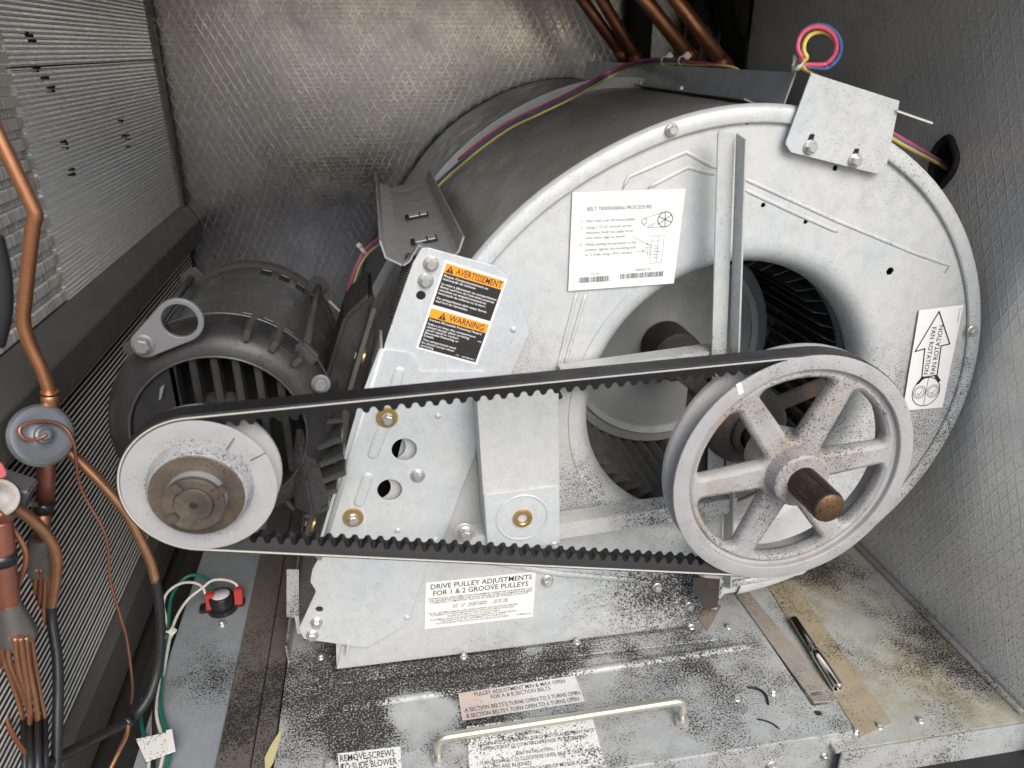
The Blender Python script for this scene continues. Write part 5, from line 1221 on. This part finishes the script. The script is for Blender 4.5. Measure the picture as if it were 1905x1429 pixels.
# drive pulley sticker
s = Sticker('pulley_sticker', 'white drive pulley adjustments sticker below the lower belt run', [(792,1084),(997,1063),(991,1147),(790,1170)], m_paperd, Y=-.0036)
s.text('DRIVE PULLEY ADJUSTMENTS', .045,.150,.965,.100,m_ink,.008); s.text('FOR 1 & 2 GROOVE PULLEYS', .07,.290,.935,.100,m_ink,.008)
for t, x0, y, x1 in (('PROPER PULLEY ADJUSTMENT AND SECUREMENT IS ESSENTIAL FOR DRIVE BELT LIFE',.03,.375,.975),('AND PREVENTION OF PREMATURE PULLEY FAILURE. AFTER ADJUSTMENTS HAVE BEEN',.03,.420,.975),('COMPLETED, IT IS IMPORTANT THAT ALL SET SCREWS BE TORQUED AS FOLLOWS:',.055,.465,.945),
        ('5/16 – 24    ALLEN HEAD  –  120 IN. LBS.',.25,.550,.76),('3/8 – 16    ALLEN HEAD  –  160 IN. LBS.',.25,.595,.76),('VISUAL AND MECHANICAL AIDS WHICH APPEAR ON PULLEYS FOR PROPER',.03,.690,.85),('ALIGNMENT OF ADJUSTABLE PORTION OF PULLEYS ARE AS FOLLOWS:',.05,.735,.82),
        ('* INLINE NOTCHES AT TOP OF PULLEY PARTS.',.19,.785,.69),('* ALIGNMENT HOLES FOR ALLEN WRENCH INSERTION TO ASSURE FRONT',.035,.835,.84),('AND REAR PULLEY KEY ALIGNMENT WITH HUB FLATS.',.14,.880,.74),('* KEY EXTENSION THROUGH FRONT AND REAR PULLEY PARTS.',.09,.930,.78),('103896-01A',.85,.930,.985)):
    s.text(t, x0, y, x1, .034, m_ink, .008)
s.done()

# fan rotation sticker
s = Sticker('rotation_sticker', 'white fan rotation arrow sticker on the right of the blower plate', [(1710,577),(1792,567),(1753,758),(1679,764)], m_paper, Y=-.0028)
s.line([(.46,.035),(.86,.36),(.66,.37),(.70,.66),(.33,.67),(.28,.38),(.06,.40),(.46,.035)], .012, m_ink)
s.vtext('FAN ROTATION', .63,.645,.17,.105,m_ink,.008); s.vtext('FAN ROTATION', .36,.18,.64,.105,m_ink,.008)
s.poly([(.33,.66),(.42,.66),(.28,.735),(.20,.74)], m_ink, 2); s.poly([(.70,.655),(.62,.66),(.75,.735),(.82,.72)], m_ink, 2)
s.ring(.50,.82,.145,.008,m_ink); s.line([(.50,.68),(.50,.965)], .005, m_ink)
for cx in (.34,.67):
    s.ring(cx,.82,.062,.006,m_ink2); s.ring(cx,.82,.045,.004,m_ink2); s.line([(cx-.05,.83),(cx,.85),(cx+.05,.81)], .006, m_ink)
s.vtext('103469-01B', .955,.165,.03,.03,m_ink2)
s.done()

# deck stickers
s = Sticker('turns_sticker', 'pinkish stained pulley adjustment sticker behind the handle', [(852,1288),(1069,1256),(1088,1305),(860,1341)], m_paperp, Z=.0012)
s.text('PULLEY ADJUSTMENT MIN & MAX OPEN', .13,.24,.90,.135,m_ink,.005); s.text('FOR A & B SECTION BELTS', .26,.42,.76,.130,m_ink,.004)
s.text('A SECTION BELTS 0 TURNS OPEN TO 5 TURNS OPEN', .03,.74,.985,.135,m_ink,.005); s.text('B SECTION BELTS 1 TURN OPEN TO 6 TURNS OPEN', .04,.95,.96,.135,m_ink,.005)
s.done()
s = Sticker('installation_sticker', 'speckled white belt instruction sticker in front of the handle', [(868,1352),(1098,1322),(1133,1445),(876,1475)], m_paperk, Z=.0012)
s.text('REMOVAL:', .40,.255,.58,.055,m_ink2,.006)
for t, x0, y, x1 in (('1 LOOSEN BOLTS (4) ON EACH SIDE OF MOTOR ADJUSTMENT PLATE',.06,.34,.985),('2 TURN JACK-BOLT (2) COUNTERCLOCKWISE TO LOOSEN BELT',.06,.42,.92),('BELT INSTALLATION:',.36,.545,.64),('1 TURN JACK-BOLT (2) CLOCKWISE UNTIL BELT IS TIGHT AND',.06,.63,.94),('PULLEYS ARE ALIGNED',.10,.71,.46),('2 TIGHTEN BOLTS (4) ON EACH SIDE OF MOTOR PLATE',.06,.79,.88),('103896-01C',.86,.88,.985)):
    s.text(t, x0, y, x1, .052, m_ink, .004)
s.text('B SECTION BELTS 1 TURN OPEN TO 6 TURNS OPEN', .1,.10,.93,.06,m_ink,.006)
s.done()
s = Sticker('screws_sticker', 'small white remove screws sticker at the front edge of the deck', [(628,1402),(745,1389),(748,1448),(634,1462)], m_paperk, Z=.0012)
s.text('REMOVE SCREWS', .03,.28,.90,.20,m_ink,.008); s.text('TO SLIDE BLOWER', .03,.56,.93,.20,m_ink,.008); s.text('FOR SERVICE', .18,.84,.92,.20,m_ink,.008)
s.done()
bolt(dr, at(612,1424,Z=0), (0,0,1), BM_M)
